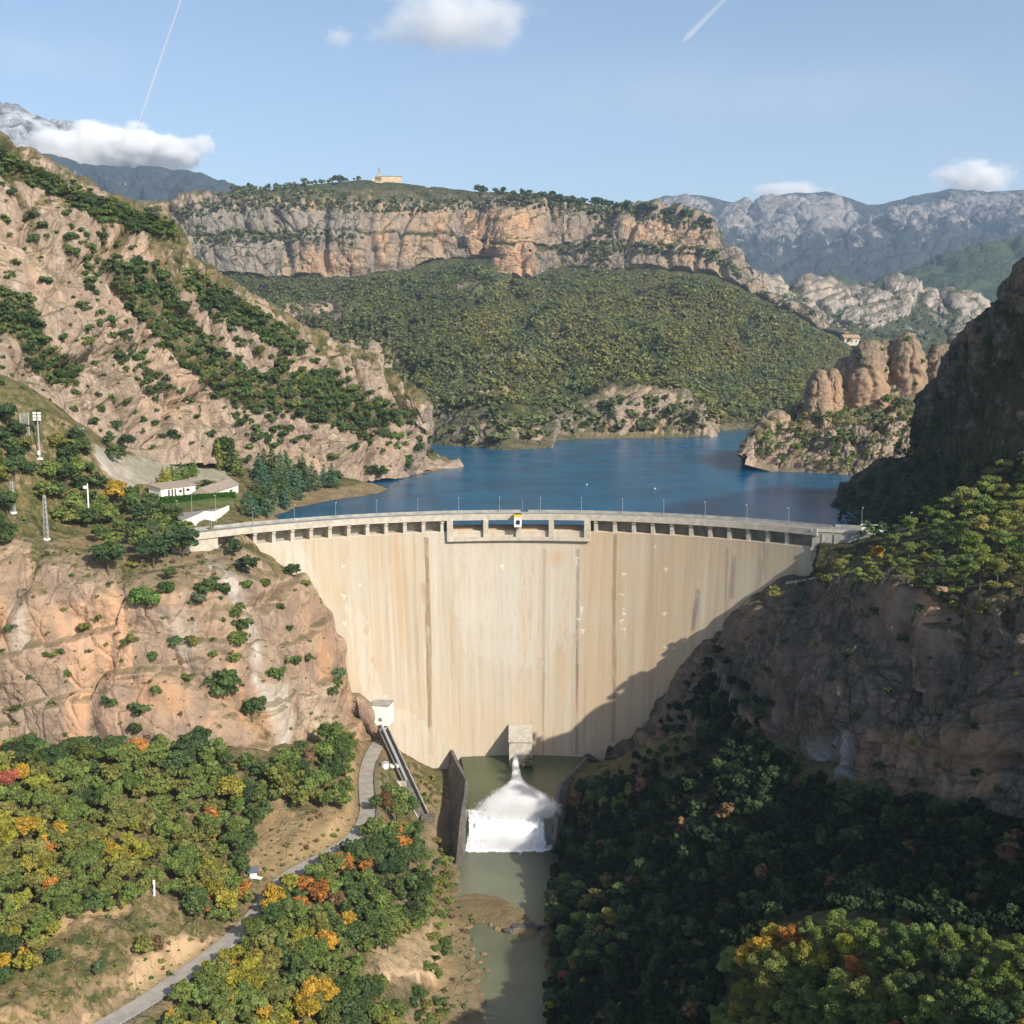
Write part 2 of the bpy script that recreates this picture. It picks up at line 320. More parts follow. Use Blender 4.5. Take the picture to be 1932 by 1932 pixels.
for ply, col in (([(60, 890), (95, 880), (120, 900), (95, 960), (45, 990), (30, 960)], (.20, .17, .06)), ([(30, 905), (80, 905), (70, 925), (20, 925)], (.45, .27, .14))):
    PAT[inpoly(u0+fbm(flat/8, 3)*8, v0, ply)] = (*col, .8); 
yA = np.interp(flat[:, 0], [q[0] for q in P(*np.array(topL).T)], [q[1] for q in P(*np.array(topL).T)])
keep = ~((flat[:, 1] < yA+2) | ((np.hypot(flat[:, 0]-DX, flat[:, 1]-DY) < 196.5) & (flat[:, 0] > -139)))
Qt = grid_q(*XX.shape); Qt = Qt[keep[Qt].all(1)]
tag(mesh_np('terrain', flat, Qt, M_soil, {'veg': VG, 'paint': PAT}), 'grassy terrace behind the left end of the dam', None, None, 'structure'); TERR.append((flat, Qt))
# ---- left massif above the terrace
rb = [(-350, 745, 500), (0, 800, 512), (100, 825, 538), (170, 848, 566), (300, 885, 606), (420, 895, 636), (500, 905, 662), (600, 915, 702), (650, 918, 722), (715, 914, 742), (775, 899, 782), (800, 886, 800), (835, 900, 850)]
rt = [(-350, 150, 655), (0, 285, 645), (60, 330, 652), (130, 358, 665), (200, 392, 680), (260, 415, 690), (325, 432, 700), (338, 470, 712), (345, 500, 716), (400, 530, 730), (470, 575, 745), (560, 625, 768), (640, 672, 785), (720, 722, 800), (755, 745, 805), (775, 762, 806), (792, 785, 807), (801, 845, 809), (835, 900, 852)]
U_ = np.linspace(-350, 835, 60); vb, Yb = interp_row(rb, U_); vt, Yt = interp_row(rt, U_)
def between(f, push, rough=0.): return [(u, a*(1-f)+b*f+rough*math.sin(u/37.), c*(1-f)+d*f+push) for u, a, b, c, d in zip(U_, vb, vt, Yb, Yt)]
vegF = [([(0, 540), (60, 560), (90, 650), (150, 690), (140, 730), (80, 720), (40, 650), (0, 620)], .9), ([(200, 490), (290, 490), (330, 560), (380, 620), (470, 700), (440, 760), (380, 720), (300, 640), (230, 560)], .8),
        ([(470, 700), (600, 700), (700, 760), (790, 770), (780, 800), (640, 800), (560, 780), (440, 760)], .85), ([(345, 500), (470, 575), (560, 625), (540, 660), (430, 600), (350, 540)], .85), ([(0, 280), (160, 370), (330, 420), (320, 440), (200, 420), (80, 350), (0, 310)], .9)]
back1 = [(u, v+6, Y+45) for u, v, Y in rt]; back2 = [(u, v+90, Y+140) for u, v, Y in rt]; back3 = [(u, v+240, Y+300) for u, v, Y in rt]
cliff_massif, GF = patch('hillside', -350, 835, 720, [(rb, .6, -.2, 90), (between(.3, -2), 1, -.1, 110), (between(.62, 6), 1, .0, 110), (rt, .75, .5, 16), (back1, .4, .8, 14), (back2, .4, .8, 6), (back3, 0, .8, 0)],
    M_rockL, w=40, k=3.6, a1=17, a2=.30, a3=.07, ledge=40, sm=1, lamp=.6, veg_polys=vegF, crackveg=.45, label='steep pale rock hillside rising left of the reservoir')
# ---- mesa hill across the water, its wooded slope and shore
sh = [(100, 870, 900), (560, 880, 950), (760, 850, 1060), (820, 838, 1090), (945, 847, 1015), (1040, 842, 1045), (1046, 827, 1150), (1150, 824, 1180), (1340, 822, 1195), (1350, 812, 1300), (1430, 806, 1350), (1520, 830, 1150), (1650, 850, 1050)]
s2 = [(100, 800, 1000), (560, 800, 1080), (760, 800, 1130), (830, 785, 1150), (900, 765, 1130), (960, 770, 1120), (1040, 790, 1160), (1080, 775, 1210), (1160, 735, 1240), (1260, 735, 1250), (1320, 768, 1240), (1350, 790, 1340), (1430, 778, 1400), (1520, 790, 1300), (1650, 800, 1250)]
s3 = [(100, 700, 1500), (700, 720, 1450), (850, 735, 1350), (1000, 735, 1400), (1160, 722, 1420), (1260, 718, 1430), (1350, 745, 1480), (1450, 745, 1550), (1550, 735, 1600), (1650, 730, 1650)]
s4 = [(100, 610, 1900), (700, 620, 1880), (1000, 620, 1900), (1250, 620, 1900), (1420, 660, 1850), (1560, 700, 1800), (1650, 720, 1800)]
cb = [(100, 500, 2280), (340, 520, 2290), (500, 530, 2310), (680, 526, 2320), (760, 515, 2340), (850, 492, 2380), (930, 492, 2370), (950, 532, 2300), (1010, 532, 2290), (1060, 505, 2330), (1140, 512, 2300), (1250, 515, 2280), (1340, 525, 2260), (1400, 548, 2240), (1440, 572, 2200), (1520, 612, 2120), (1600, 655, 2050), (1650, 690, 2000)]
lt = [(100, 440, 2310), (340, 468, 2320), (430, 458, 2325), (530, 462, 2335), (680, 455, 2350), (850, 455, 2400), (930, 470, 2390), (960, 478, 2330), (1060, 480, 2350), (1150, 480, 2330), (1250, 486, 2305), (1330, 490, 2285), (1380, 515, 2265), (1405, 543, 2250), (1440, 568, 2215), (1520, 608, 2140), (1600, 651, 2070), (1650, 686, 2020)]
lb = [(u, v-9, Y+(48 if u < 620 or u > 960 else 8)) for u, v, Y in lt]; 
cb2 = [(u, v-3, Y+1) for u, v, Y in cb]; lb2 = [(u, v-3, Y+1) for u, v, Y in lb]
ut = [(100, 370, 2400), (325, 412, 2400), (345, 388, 2410), (400, 382, 2410), (470, 392, 2410), (540, 402, 2400), (600, 392, 2410), (640, 400, 2410), (690, 402, 2410), (780, 398, 2430), (880, 396, 2450), (960, 388, 2440), (1010, 384, 2430), (1080, 398, 2420), (1125, 420, 2440), (1150, 430, 2470), (1180, 408, 2410), (1230, 398, 2400), (1290, 412, 2390), (1335, 424, 2370), (1352, 440, 2350), (1362, 478, 2340), (1385, 508, 2280), (1405, 540, 2262), (1440, 566, 2225), (1520, 606, 2150), (1600, 649, 2080), (1650, 684, 2030)]
sk = [(100, 350, 2800), (325, 405, 2520), (400, 378, 2600), (440, 366, 2680), (530, 356, 2780), (600, 348, 2850), (690, 340, 2860), (760, 348, 2850), (860, 360, 2820), (900, 362, 2780), (1000, 370, 2720), (1100, 386, 2660), (1200, 394, 2600), (1300, 411, 2520), (1340, 424, 2460), (1354, 440, 2400), (1364, 478, 2380), (1387, 508, 2320), (1407, 540, 2290), (1440, 565, 2250), (1520, 604, 2190), (1600, 647, 2120), (1650, 682, 2070)]
bk = [(u, v+60, Y+500) for u, v, Y in sk]; bk2 = [(u, v+300, Y+900) for u, v, Y in sk]
und = [(u, v+10, Y-25) for u, v, Y in sh]
paintM = [([(880, 400), (1000, 395), (1010, 520), (960, 525), (880, 480)], (.50, .28, .14), .7), ([(1180, 415), (1350, 430), (1350, 470), (1190, 465)], (.52, .32, .18), .6), ([(560, 470), (680, 470), (680, 520), (560, 520)], (.50, .31, .18), .6),
          ([(640, 345), (860, 350), (900, 372), (760, 372), (620, 362)], (.26, .17, .08), .8), ([(330, 380), (540, 390), (680, 395), (680, 450), (540, 470), (520, 530), (340, 520)], (.21, .20, .18), .75)]
paintM += [([(u, v-1.5) for u, v, Y in sh[3:11]]+[(u, v-9) for u, v, Y in sh[3:11]][::-1], (.46, .33, .21), 1.)]
hill, GM = patch('hill', 100, 1650, 700, [(und, 0, -1, 4), (sh, .12, -.9, 26), (s2, .16, .35, 24), (s3, .28, 1.1, 40), (s4, .12, 1.3, 45), (cb, .3, .8, 3), (cb2, .7, -.3, 44), (lt, .95, -.1, 10), (lb, .4, .7, 3), (lb2, .7, -.3, 40), (ut, .9, .0, 30), (sk, .12, .95, 12), (bk, .1, 1, 6), (bk2, 0, 1, 0)],
    M_far, w=105, k=3.8, a1=34, a2=.34, a3=.10, ledge=75, sm=1, lamp=.35, extra=[([(300, 540), (700, 540), (900, 505), (1000, 545), (1340, 535), (1500, 620), (1560, 690), (1300, 715), (1000, 730), (700, 720), (500, 640)], 230, 1., 40, 30), ([(815, 845), (830, 745), (960, 735), (1060, 760), (1150, 715), (1300, 715), (1370, 780), (1345, 826), (1050, 832)], 30, 1.25, 5, 14), ([(530, 580), (660, 560), (760, 640), (860, 700), (800, 760), (640, 690)], 34, 1.3, 12, 20)], veg_polys=[([(870, 535), (905, 530), (925, 560), (900, 572), (875, 562)], -.3), ([(520, 580), (600, 558), (690, 575), (660, 602), (560, 606)], -.3), ([(610, 655), (740, 632), (765, 690), (650, 702)], -.3), ([(860, 660), (1000, 665), (1030, 680), (880, 682)], .1), ([(850, 700), (940, 690), (1000, 720), (960, 760), (860, 750)], .05), ([(1060, 770), (1150, 725), (1300, 735), (1345, 790), (1340, 825), (1060, 825)], .0)], paint=paintM, crackveg=.5, label='flat topped hill with two tiers of cliffs above a wooded slope')
# ---- shore rocks seen small across the water are part of the hill; pinnacles on the right shore
eb = [(1405, 868, 800), (1422, 873, 822), (1470, 886, 815), (1540, 892, 800), (1620, 900, 780), (1700, 905, 760), (1800, 905, 750), (1900, 900, 750)]
e1 = [(1405, 866, 820), (1422, 828, 838), (1460, 800, 850), (1500, 815, 850), (1540, 832, 830), (1600, 836, 820), (1700, 836, 800), (1800, 836, 790), (1900, 830, 790)]
et = [(1405, 864, 840), (1422, 820, 855), (1460, 785, 880), (1500, 772, 890), (1540, 758, 895), (1580, 738, 900), (1620, 715, 905), (1680, 705, 905), (1760, 705, 905), (1820, 755, 905), (1900, 740, 905)]
ebk = [(u, v+5, Y+60) for u, v, Y in et]; ebk2 = [(u, v+90, Y+160) for u, v, Y in et]
outcrop, GE = patch('headland', 1405, 1900, 260, [([(u, v+8, Y-15) for u, v, Y in eb], 0, -1, 3), (eb, .4, -.5, 40), (e1, 1, .3, 50), (et, .5, .6, 12), (ebk, .3, .9, 8), (ebk2, 0, 1, 0)], M_rockL, w=22, k=1.6, a1=8.5, a2=.4, a3=.12, ledge=16, lamp=.5, sm=2, crackveg=.45, label='rocky headland on the right shore of the reservoir')
def pinnacle(u, vb_, vt_, Y, wpx, tilt=0., depth=1.2, seed=0, mat=None):
    b = P(u, vb_, Y); t = P(u+tilt, vt_, Y+6); H = t[2]-b[2]; R = wpx/2*(Y*CT/F); nh, na = 70, 90; rs = np.random.default_rng(seed)
    h = np.linspace(0, 1, nh)[:, None]; an = np.linspace(0, 2*np.pi, na, endpoint=False)[None]
    r = R*(np.clip(1-np.clip((h-.45)/.55, 0, 1)**2.6, 0, 1)**.5)*(1.12-.2*h); r[-1] = 0
    x = b[0]+(t[0]-b[0])*h+r*np.cos(an); y = b[1]+8*h+r*depth*np.sin(an); z = b[2]-6+(H+6)*h+0*an
    p = np.stack([x, y, z], -1).reshape(-1, 3); c = np.stack([b[0]+(t[0]-b[0])*h+0*an, b[1]+8*h+0*an, z], -1).reshape(-1, 3)
    dd = rock_disp(p+seed*37, R*1.1, 3., R*.30, .3, .16, H*.35); nn = (p-c); nn /= np.linalg.norm(nn, axis=1)[:, None]+1e-6; p2 = p+nn*dd[:, None]
    a = np.arange(nh*na).reshape(nh, na); ar = np.roll(a, -1, axis=1); Q = np.stack([a[:-1], ar[:-1], ar[1:], a[1:]], -1).reshape(-1, 4)
    o = mesh_np('rock_pinnacle', p2, Q, mat or M_pin, {'veg': np.full(len(p2), -.35), 'paint': np.zeros((len(p2), 4))}); TERR.append((p2, Q)); return o
pins = [(1543, 800, 697, 850, 42, 4), (1572, 800, 694, 862, 30, 2), (1630, 785, 640, 868, 68, 12), (1668, 775, 640, 885, 48, 4), (1714, 785, 626, 874, 58, -2), (1768, 785, 648, 880, 58, 14), (1808, 790, 658, 888, 56, 5), (1596, 790, 672, 878, 62, 8), (1526, 838, 792, 838, 40, 0), (1500, 880, 838, 822, 30, 2), (1450, 878, 820, 830, 34, 2), (1555, 895, 858, 805, 26, 2), (1600, 898, 862, 795, 30, 0)]
PINL = ['short rounded rock finger at the left end of the pinnacle row', 'thin rock finger beside the leftmost short one', 'tall pale leaning rock tower left of the cleft', 'narrow rock tower wedged right of the tall leaning one', 'tallest rounded rock tower right of the cleft', 'slanted broad rock slab tower near the dark cliff', 'rearmost rock tower beside the dark cliff', 'shaded rock tower behind the tall leaning one', 'low boulder block below the short rock finger', 'low rounded shore rock near the headland tip', 'grey rock bulge at the very tip of the headland', 'small pale shore rock in the middle of the headland foot', 'pale shore rock nearest the dark cliff']
for i, q in enumerate(pins): tag(pinnacle(*q, seed=i+1), PINL[i], 'rock', 'rock towers on the right headland')
for u, vb_, vt_, Y, wp, lb_ in [(1165, 824, 750, 1195, 56, 'broad rock dome at the left of the far shore knoll'), (1203, 822, 738, 1215, 50, 'tall pale dome in the middle of the far shore knoll'), (1240, 822, 734, 1225, 60, 'highest pale dome on the far shore knoll'), (1278, 822, 748, 1230, 46, 'dome right of the highest one on the far knoll'), (1322, 822, 768, 1205, 54, 'separate rounded dome at the right tip of the far knoll'), (1292, 822, 778, 1212, 34, 'low dome between the knoll and its right tip'), (1180, 823, 786, 1190, 36, 'low rock standing at the water under the knoll'), (1128, 824, 790, 1190, 40, 'low dome at the left foot of the far knoll'), (905, 772, 728, 1180, 36, 'left one of three rock teeth in the shore woods'), (936, 768, 720, 1190, 44, 'middle and biggest of three rock teeth in the shore woods'), (966, 770, 734, 1190, 34, 'right one of three rock teeth in the shore woods'), (1002, 845, 806, 1060, 50, 'rounded rock at the right end of the small shore point'), (960, 846, 797, 1055, 46, 'rounded rock in the middle of the small shore point'), (920, 846, 793, 1060, 46, 'rounded rock at the left of the small shore point'), (1028, 772, 738, 1250, 38, 'lone rock dome in the woods above the small inlet'), (1088, 792, 744, 1260, 40, 'lone rock dome left of the far knoll'), (893, 575, 540, 2050, 34, 'round boulder crag alone in the wooded slope under the mesa'), (545, 600, 572, 1900, 40, 'left crag of the pale pair below the mesa cliffs'), (600, 598, 568, 1920, 46, 'right crag of the pale pair below the mesa cliffs'), (650, 690, 640, 1350, 50, 'pale crag behind the far end of the massif'), (700, 685, 640, 1380, 60, 'broader pale crag behind the far end of the massif')]:
    tag(pinnacle(u, vb_, vt_, Y, wp, 3, 1.1, int(u), M_rockL), lb_, 'rock', 'rock domes across the lake')
for u, vb_, vt_, Y, wp, lb_ in [(1770, 1262, 1106, 316, 70, 'sunlit rock buttress at the rim of the right cliff'), (1650, 1190, 1110, 352, 44, 'smaller rock buttress left of the sunlit one on the right rim')]:
    tag(pinnacle(u, vb_, vt_, Y, wp, 2, .9, int(u), M_rock), lb_, 'rock', 'rock buttresses on the right rim')
# ---- right dark cliff above the reservoir
db = [(1540, 1000, 560), (1575, 985, 566), (1650, 1010, 512), (1750, 1020, 468), (1932, 1020, 418), (2300, 1000, 400)]
d1 = [(1540, 998, 570), (1575, 972, 584), (1600, 945, 615), (1650, 915, 600), (1740, 890, 520), (1850, 872, 464), (1932, 860, 430), (2300, 800, 385)]
dt = [(1540, 996, 575), (1575, 966, 600), (1600, 925, 640), (1660, 888, 635), (1735, 862, 565), (1746, 770, 535), (1762, 735, 522), (1795, 690, 500), (1850, 622, 472), (1895, 575, 457), (1932, 535, 447), (2050, 420, 427), (2300, 280, 402)]
dk = [(u, v+5, Y+50) for u, v, Y in dt]; dk2 = [(u, v+120, Y+150) for u, v, Y in dt]
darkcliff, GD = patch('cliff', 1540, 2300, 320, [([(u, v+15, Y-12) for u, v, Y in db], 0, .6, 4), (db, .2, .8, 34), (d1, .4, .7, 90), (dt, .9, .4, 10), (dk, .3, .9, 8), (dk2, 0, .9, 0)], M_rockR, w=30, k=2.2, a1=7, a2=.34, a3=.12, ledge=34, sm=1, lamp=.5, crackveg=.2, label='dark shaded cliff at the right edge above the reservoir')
# ---- right gorge cliff with the pine ledge
ctR = [(1112, 1458), (1160, 1432), (1200, 1398), (1250, 1335), (1300, 1268), (1350, 1215), (1400, 1168), (1440, 1128), (1480, 1104), (1530, 1094)]
cbR = contact([(1112, 1462)], -1)+contact([(1160, 1445)], -8)+[(1200, 1440, 478), (1250, 1432, 452), (1300, 1435, 425), (1400, 1450, 390), (1450, 1470, 368), (1520, 1485, 342), (1600, 1510, 318), (1700, 1520, 299), (1800, 1525, 284), (1932, 1550, 262), (2300, 1620, 228), (2600, 1803, 175), (2900, 2285, 130), (3100, 2649, 108)]
cm = contact([(1112, 1460), (1160, 1438)], -1)+contact([(1200, 1418)], -7)+[(1250, 1385, 470), (1300, 1350, 448), (1400, 1330, 408), (1450, 1320, 386), (1520, 1310, 360), (1600, 1310, 336), (1700, 1315, 318), (1800, 1320, 303), (1932, 1330, 282), (2300, 1340, 246), (2600, 1520, 190), (2900, 1900, 142), (3100, 2368, 112)]
ctop = contact(dense(ctR), -.3)+[(1560, 1098, 428), (1612, 1106, 378), (1650, 1108, 352), (1700, 1112, 333), (1800, 1122, 313), (1860, 1128, 301), (1932, 1134, 290), (2300, 1150, 262), (2450, 1187, 232), (2600, 1244, 204), (2900, 1451, 152), (3100, 1994, 118)]  # far end, out of view, is a ridge added to shade the lower slope
cg = [(u, v-6, Y+18) for u, v, Y in contact(dense(ctR), 0)]+[(1540, 1070, 446), (1612, 1068, 432), (1700, 1062, 400), (1800, 1050, 380), (1932, 1040, 360), (2300, 1060, 310), (2600, 1017, 225), (2900, 1180, 165), (3100, 1884, 130)]
cg2 = [(u, v-10, Y+30) for u, v, Y in contact(dense(ctR), 0)]+[(1545, 1030, 462), (1612, 1015, 470), (1700, 1005, 455), (1800, 985, 440), (1932, 950, 420), (2300, 900, 380), (2900, 1000, 240), (3100, 1500, 160)]
cg3 = [(u, v, Y+40) for u, v, Y in contact(dense(ctR), 0)]+[(1545, 1040, 475), (1612, 1022, 495), (1700, 1012, 490), (1800, 990, 480), (1932, 955, 480), (2300, 900, 430), (2900, 1000, 300), (3100, 1500, 200)]
paintC = [([(1690, 1115), (1800, 1110), (1830, 1130), (1800, 1240), (1760, 1250), (1745, 1190), (1690, 1160)], (.40, .31, .24), .5), ([(1620, 1370), (1800, 1370), (1900, 1400), (1880, 1500), (1620, 1500)], (.36, .22, .13), .7), ([(1525, 1400), (1600, 1380), (1600, 1490), (1530, 1480)], (.33, .33, .34), .8)]  # first patch paints sunlight on the rim into the rock colour
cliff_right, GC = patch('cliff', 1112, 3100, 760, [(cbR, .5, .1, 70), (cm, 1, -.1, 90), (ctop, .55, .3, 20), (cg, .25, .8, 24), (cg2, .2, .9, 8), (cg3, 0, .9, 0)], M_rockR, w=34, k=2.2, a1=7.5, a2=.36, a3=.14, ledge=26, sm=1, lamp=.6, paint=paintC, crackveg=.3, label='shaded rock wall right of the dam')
# ---- valley floor and lower slopes
RZ = -127.
GP = [PZ(u, v, z) for u, v, z in [(-300, 1420, -66), (0, 1402, -71), (150, 1405, -71), (300, 1400, -72), (400, 1390, -74), (500, 1402, -79), (600, 1398, -86), (650, 1388, -92), (690, 1392, -98), (715, 1400, -99.5),
      (300, 1550, -85), (0, 1600, -78), (150, 1560, -81), (450, 1560, -92), (0, 1750, -80), (150, 1700, -81), (250, 1690, -82.5), (330, 1720, -87), (100, 1790, -83), (0, 1860, -84), (150, 1830, -87), (0, 1932, -86), (-300, 1700, -72),
      (700, 1420, -99), (695, 1470, -98.5), (697, 1530, -98), (660, 1590, -97.5), (600, 1622, -97.5), (540, 1652, -97), (492, 1715, -97), (430, 1778, -96.5), (335, 1850, -96), (215, 1925, -95.5), (120, 1985, -95),
      (560, 1540, -91), (620, 1560, -92), (400, 1690, -91), (760, 1470, -106), (800, 1480, -113), (835, 1450, -116), (740, 1560, -104), (640, 1680, -104), (790, 1600, -119), (805, 1650, -121), (760, 1700, -112), (700, 1780, -109), (600, 1800, -102), (500, 1850, -101), (560, 1900, -103), (400, 1900, -99.5), (350, 1932, -99), (640, 1920, -107),
      (818, 1730, -121.5), (828, 1790, -122.5), (720, 1850, -113), (760, 1900, -118), (800, 1910, -124), (850, 1850, -126), (850, 1500, -121), (850, 1560, -125), (850, 1610, -126.5),
      (1062, 1450, -113), (1115, 1470, -106), (1075, 1560, -122), (1060, 1640, -124), (1200, 1440, -88), (1250, 1438, -80), (1300, 1445, -72), (1400, 1455, -64), (1520, 1482, -60), (1700, 1520, -52), (1932, 1545, -43), (1200, 1600, -106), (1300, 1500, -84), (1500, 1650, -72), (1700, 1640, -59), (1300, 1750, -92), (1150, 1700, -113), (1100, 1850, -116), (1350, 1870, -71), (1500, 1790, -58), (1700, 1770, -46), (1900, 1800, -38), (1600, 1900, -52), (1900, 1932, -33), (1250, 1932, -82), (1060, 1800, -121), (1060, 1932, -122)]]
GP += [np.array(q, float) for q in [(-250, 480, -90), (-120, 470, -106), (-70, 497, -118), (-400, 420, -80), (0, 505, -122), (40, 500, -122), (120, 440, -92), (170, 390, -72), (230, 320, -52), (260, 230, -45), (170, 150, -22), (120, 130, -30), (70, 120, -60), (0, 200, -128), (0, 100, -130), (-120, 180, -92), (-300, 200, -70), (-60, 150, -100), (400, 300, -40), (400, 150, -20), (-420, 300, -66), (0, 300, -131), (0, 380, -131), (0, 460, -120)]]
gev = tps(GP, .6)
xs = np.arange(-420, 330, 1.15); ys = np.arange(110, 520, 1.15); XX, YY = np.meshgrid(xs, ys); ZZ = gev(XX, YY); g = np.stack([XX, YY, ZZ], -1).reshape(-1, 3)
roadpts = [(722, 1390, -99.5), (700, 1425, -99), (690, 1462, -98.5), (692, 1500, -98.2), (696, 1530, -98), (685, 1562, -97.8), (655, 1592, -97.6), (600, 1622, -97.4), (545, 1650, -97.2), (510, 1685, -97), (492, 1715, -96.9), (463, 1748, -96.7), (430, 1778, -96.5), (385, 1812, -96.2), (335, 1848, -96), (275, 1890, -95.7), (215, 1925, -95.5), (130, 1975, -95.2), (20, 2030, -95)]
RP = np.array([PZ(*q) for q in roadpts]); k_ = np.linspace(0, len(RP)-1, 260); RPs = np.stack([np.interp(k_, np.arange(len(RP)), RP[:, i]) for i in range(3)], -1); RPs = smooth_axis(RPs, 40)
rd = np.full(len(g), 1e9); rz_ = np.zeros(len(g))
for q in RPs:
    d = np.hypot(g[:, 0]-q[0], g[:, 1]-q[1]); m = d < rd; rd[m] = d[m]; rz_[m] = q[2]
n1 = fbm(g/14., 5)*1.6+fbm(g/4., 3)*.35
bl = sstep(3.2, 9., rd)
uG, vG, _ = proj(g)
bluff = inpoly(uG+fbm(g/7, 3)*10, vG, [(100, 1700), (300, 1685), (420, 1760), (340, 1840), (180, 1925), (0, 1932), (0, 1880), (60, 1800)]) | inpoly(uG+fbm(g/7, 3)*10, vG, [(640, 1790), (830, 1730), (830, 1850), (740, 1850), (640, 1830)])
n1 = n1+np.where(bluff, rock_disp(g, 14, 1.2, 2.2, .4, .3, 5), 0)
n1 = n1+np.where(uG > 1060, 2.2*fbm(g/22., 4), 0)
g[:, 2] = (g[:, 2]+n1)*bl+rz_*(1-bl)-.35*(1-bl)
w1 = [(868, 1596), (862, 1650), (866, 1692), (905, 1686), (950, 1698), (985, 1728), (1004, 1740), (1012, 1768), (1026, 1766), (1030, 1690), (1042, 1640), (1048, 1596)]
w2 = [(882, 1742), (915, 1738), (945, 1757), (1000, 1768), (1022, 1766), (1026, 1800), (1036, 1900), (1045, 2060), (895, 2060), (912, 1900), (905, 1830), (884, 1780)]
VGg = np.full(len(g), .55); PAg = np.zeros((len(g), 4), np.float32)
wet = np.zeros(len(g), bool)
for w in (w1, w2):
    W = [tuple(q[:2]) for q in PZ([a for a, b in w], [b for a, b in w], RZ)]; jx = fbm(g/5., 3)*2.2; ii = inpoly(g[:, 0]+jx, g[:, 1]+jx, W); dd = pdist(g[:, 0]+jx, g[:, 1]+jx, W)
    g[:, 2] = np.where(ii, RZ-np.minimum(2.5, .15+.35*dd), np.where((dd < 14) & ~wet, np.maximum(g[:, 2]*sstep(2, 14, dd)+(RZ+.5)*(1-sstep(2, 14, dd)), RZ+.12+np.minimum(dd*.12, 1)), g[:, 2]))
    wet |= ii; near = (~ii) & (dd < 9) & (uG < 1020); VGg[near] = .1
dl = np.hypot(g[:, 0]-DX, g[:, 1]-DY)                                   # keep the ground in front of the dam face
pool = [(868, 1422), (1090, 1425), (1062, 1475), (1046, 1530), (878, 1530), (884, 1470)]
Wp = [tuple(q[:2]) for q in PZ([a for a, b in pool], [b for a, b in pool], -112.)]
pin = inpoly(g[:, 0], g[:, 1], Wp); pdx = pdist(g[:, 0], g[:, 1], Wp); g[:, 2] = np.where(pin | (pdx < 2.5), np.minimum(g[:, 2], -118), g[:, 2])
fall = inpoly(uG, vG, [(872, 1500), (1050, 1500), (1052, 1600), (868, 1600)]); g[:, 2] = np.where(fall, np.minimum(g[:, 2], RZ-1.5), g[:, 2])
for ply, val, col, al in (([(660, 1420), (705, 1440), (690, 1500), (640, 1600), (540, 1650), (470, 1640), (470, 1570), (520, 1500), (560, 1540), (640, 1500)], -.1, (.42, .28, .15), .8), ([(95, 1730), (290, 1682), (310, 1700), (200, 1745), (100, 1775)], -1, (.50, .33, .19), 1.), ([(240, 1800), (430, 1740), (480, 1700), (500, 1720), (330, 1850), (200, 1930), (100, 1932), (250, 1870)], -.3, (.46, .32, .19), .8),
                          ([(700, 1790), (830, 1730), (835, 1850), (720, 1850)], -.8, (.50, .36, .22), .9), ([(760, 1450), (835, 1450), (850, 1500), (850, 1540), (810, 1530)], .5, (.44, .27, .15), .5), ([(790, 1452), (838, 1445), (845, 1490), (815, 1480)], 1.2, (.08, .12, .02), .9),
                          ([(800, 1540), (860, 1500), (872, 1600), (850, 1690), (815, 1690)], -.4, (.24, .18, .11), .9), ([(850, 1690), (960, 1690), (1012, 1745), (950, 1755), (900, 1740), (880, 1760), (850, 1760)], -.8, (.23, .16, .09), 1.), ([(815, 1700), (905, 1760), (905, 1932), (720, 1960), (790, 1880), (830, 1850)], .3, (.34, .26, .15), .7), ([(845, 1740), (865, 1740), (850, 1850), (800, 1932), (760, 1932), (820, 1850)], -.8, (.40, .27, .15), .9)):
    i_ = inpoly(uG+fbm(g/6, 3)*9, vG+fbm(g/6+9, 3)*9, ply); VGg[i_] = val; PAg[i_] = (*col, al)
VGg[rd < 5.5] = np.where(uG[rd < 5.5] < 0, .5, .35)
VGg[uG > 1040] = .9
cA, cB = P(722, 1370, 478), PZ(798, 1540, -119.)
tq = np.clip(((g[:, :2]-cA[:2])@(cB-cA)[:2])/((cB-cA)[:2]@(cB-cA)[:2]), 0, 1.06); dq = np.hypot(*(g[:, :2]-cA[:2]-tq[:, None]*(cB-cA)[:2]).T)
lineq = -93.5+(-119.+93.5)*np.clip(tq, 0, 1); g[:, 2] = np.where(dq < 6, np.minimum(g[:, 2], lineq-1.2+np.maximum(dq-3.2, 0)*1.1), g[:, 2])
Qg = grid_q(*XX.shape); ok = ~((dl[Qg].max(1) > rface(-112)+5) & (np.abs(g[Qg[:, 0], 0]) < 120) & (g[Qg[:, 0], 1] > 440)); Qg = Qg[ok]
tag(mesh_np('ground', g, Qg, M_soil, {'veg': VGg, 'paint': PAg}), 'valley floor and lower wooded slopes below the dam', None, None, 'structure'); TERR.append((g, Qg))
# one sheet under everything, out to the foot of the far mountains
def sheet(name, x0, x1, y0, y1, z, mat, n=2, label=None):
    m = MB(); m.add([(x0, y0, z), (x1, y0, z), (x1, y1, z), (x0, y1, z)], [(0, 1, 2, 3)]); return tag(m.build(name, mat), label, None, None, 'structure')
M_plain = plain('plain_ground', (.07, .08, .04), .95, .3, .002)
m = MB(); m.add([(-9500, -900, -165), (9500, -900, -165), (9500, 11400, -165), (-9500, 11400, -165)], [(0, 1, 2, 3)]); tag(m.build('terrain', M_plain), 'low ground spreading out to the far mountains', None, None, 'structure')
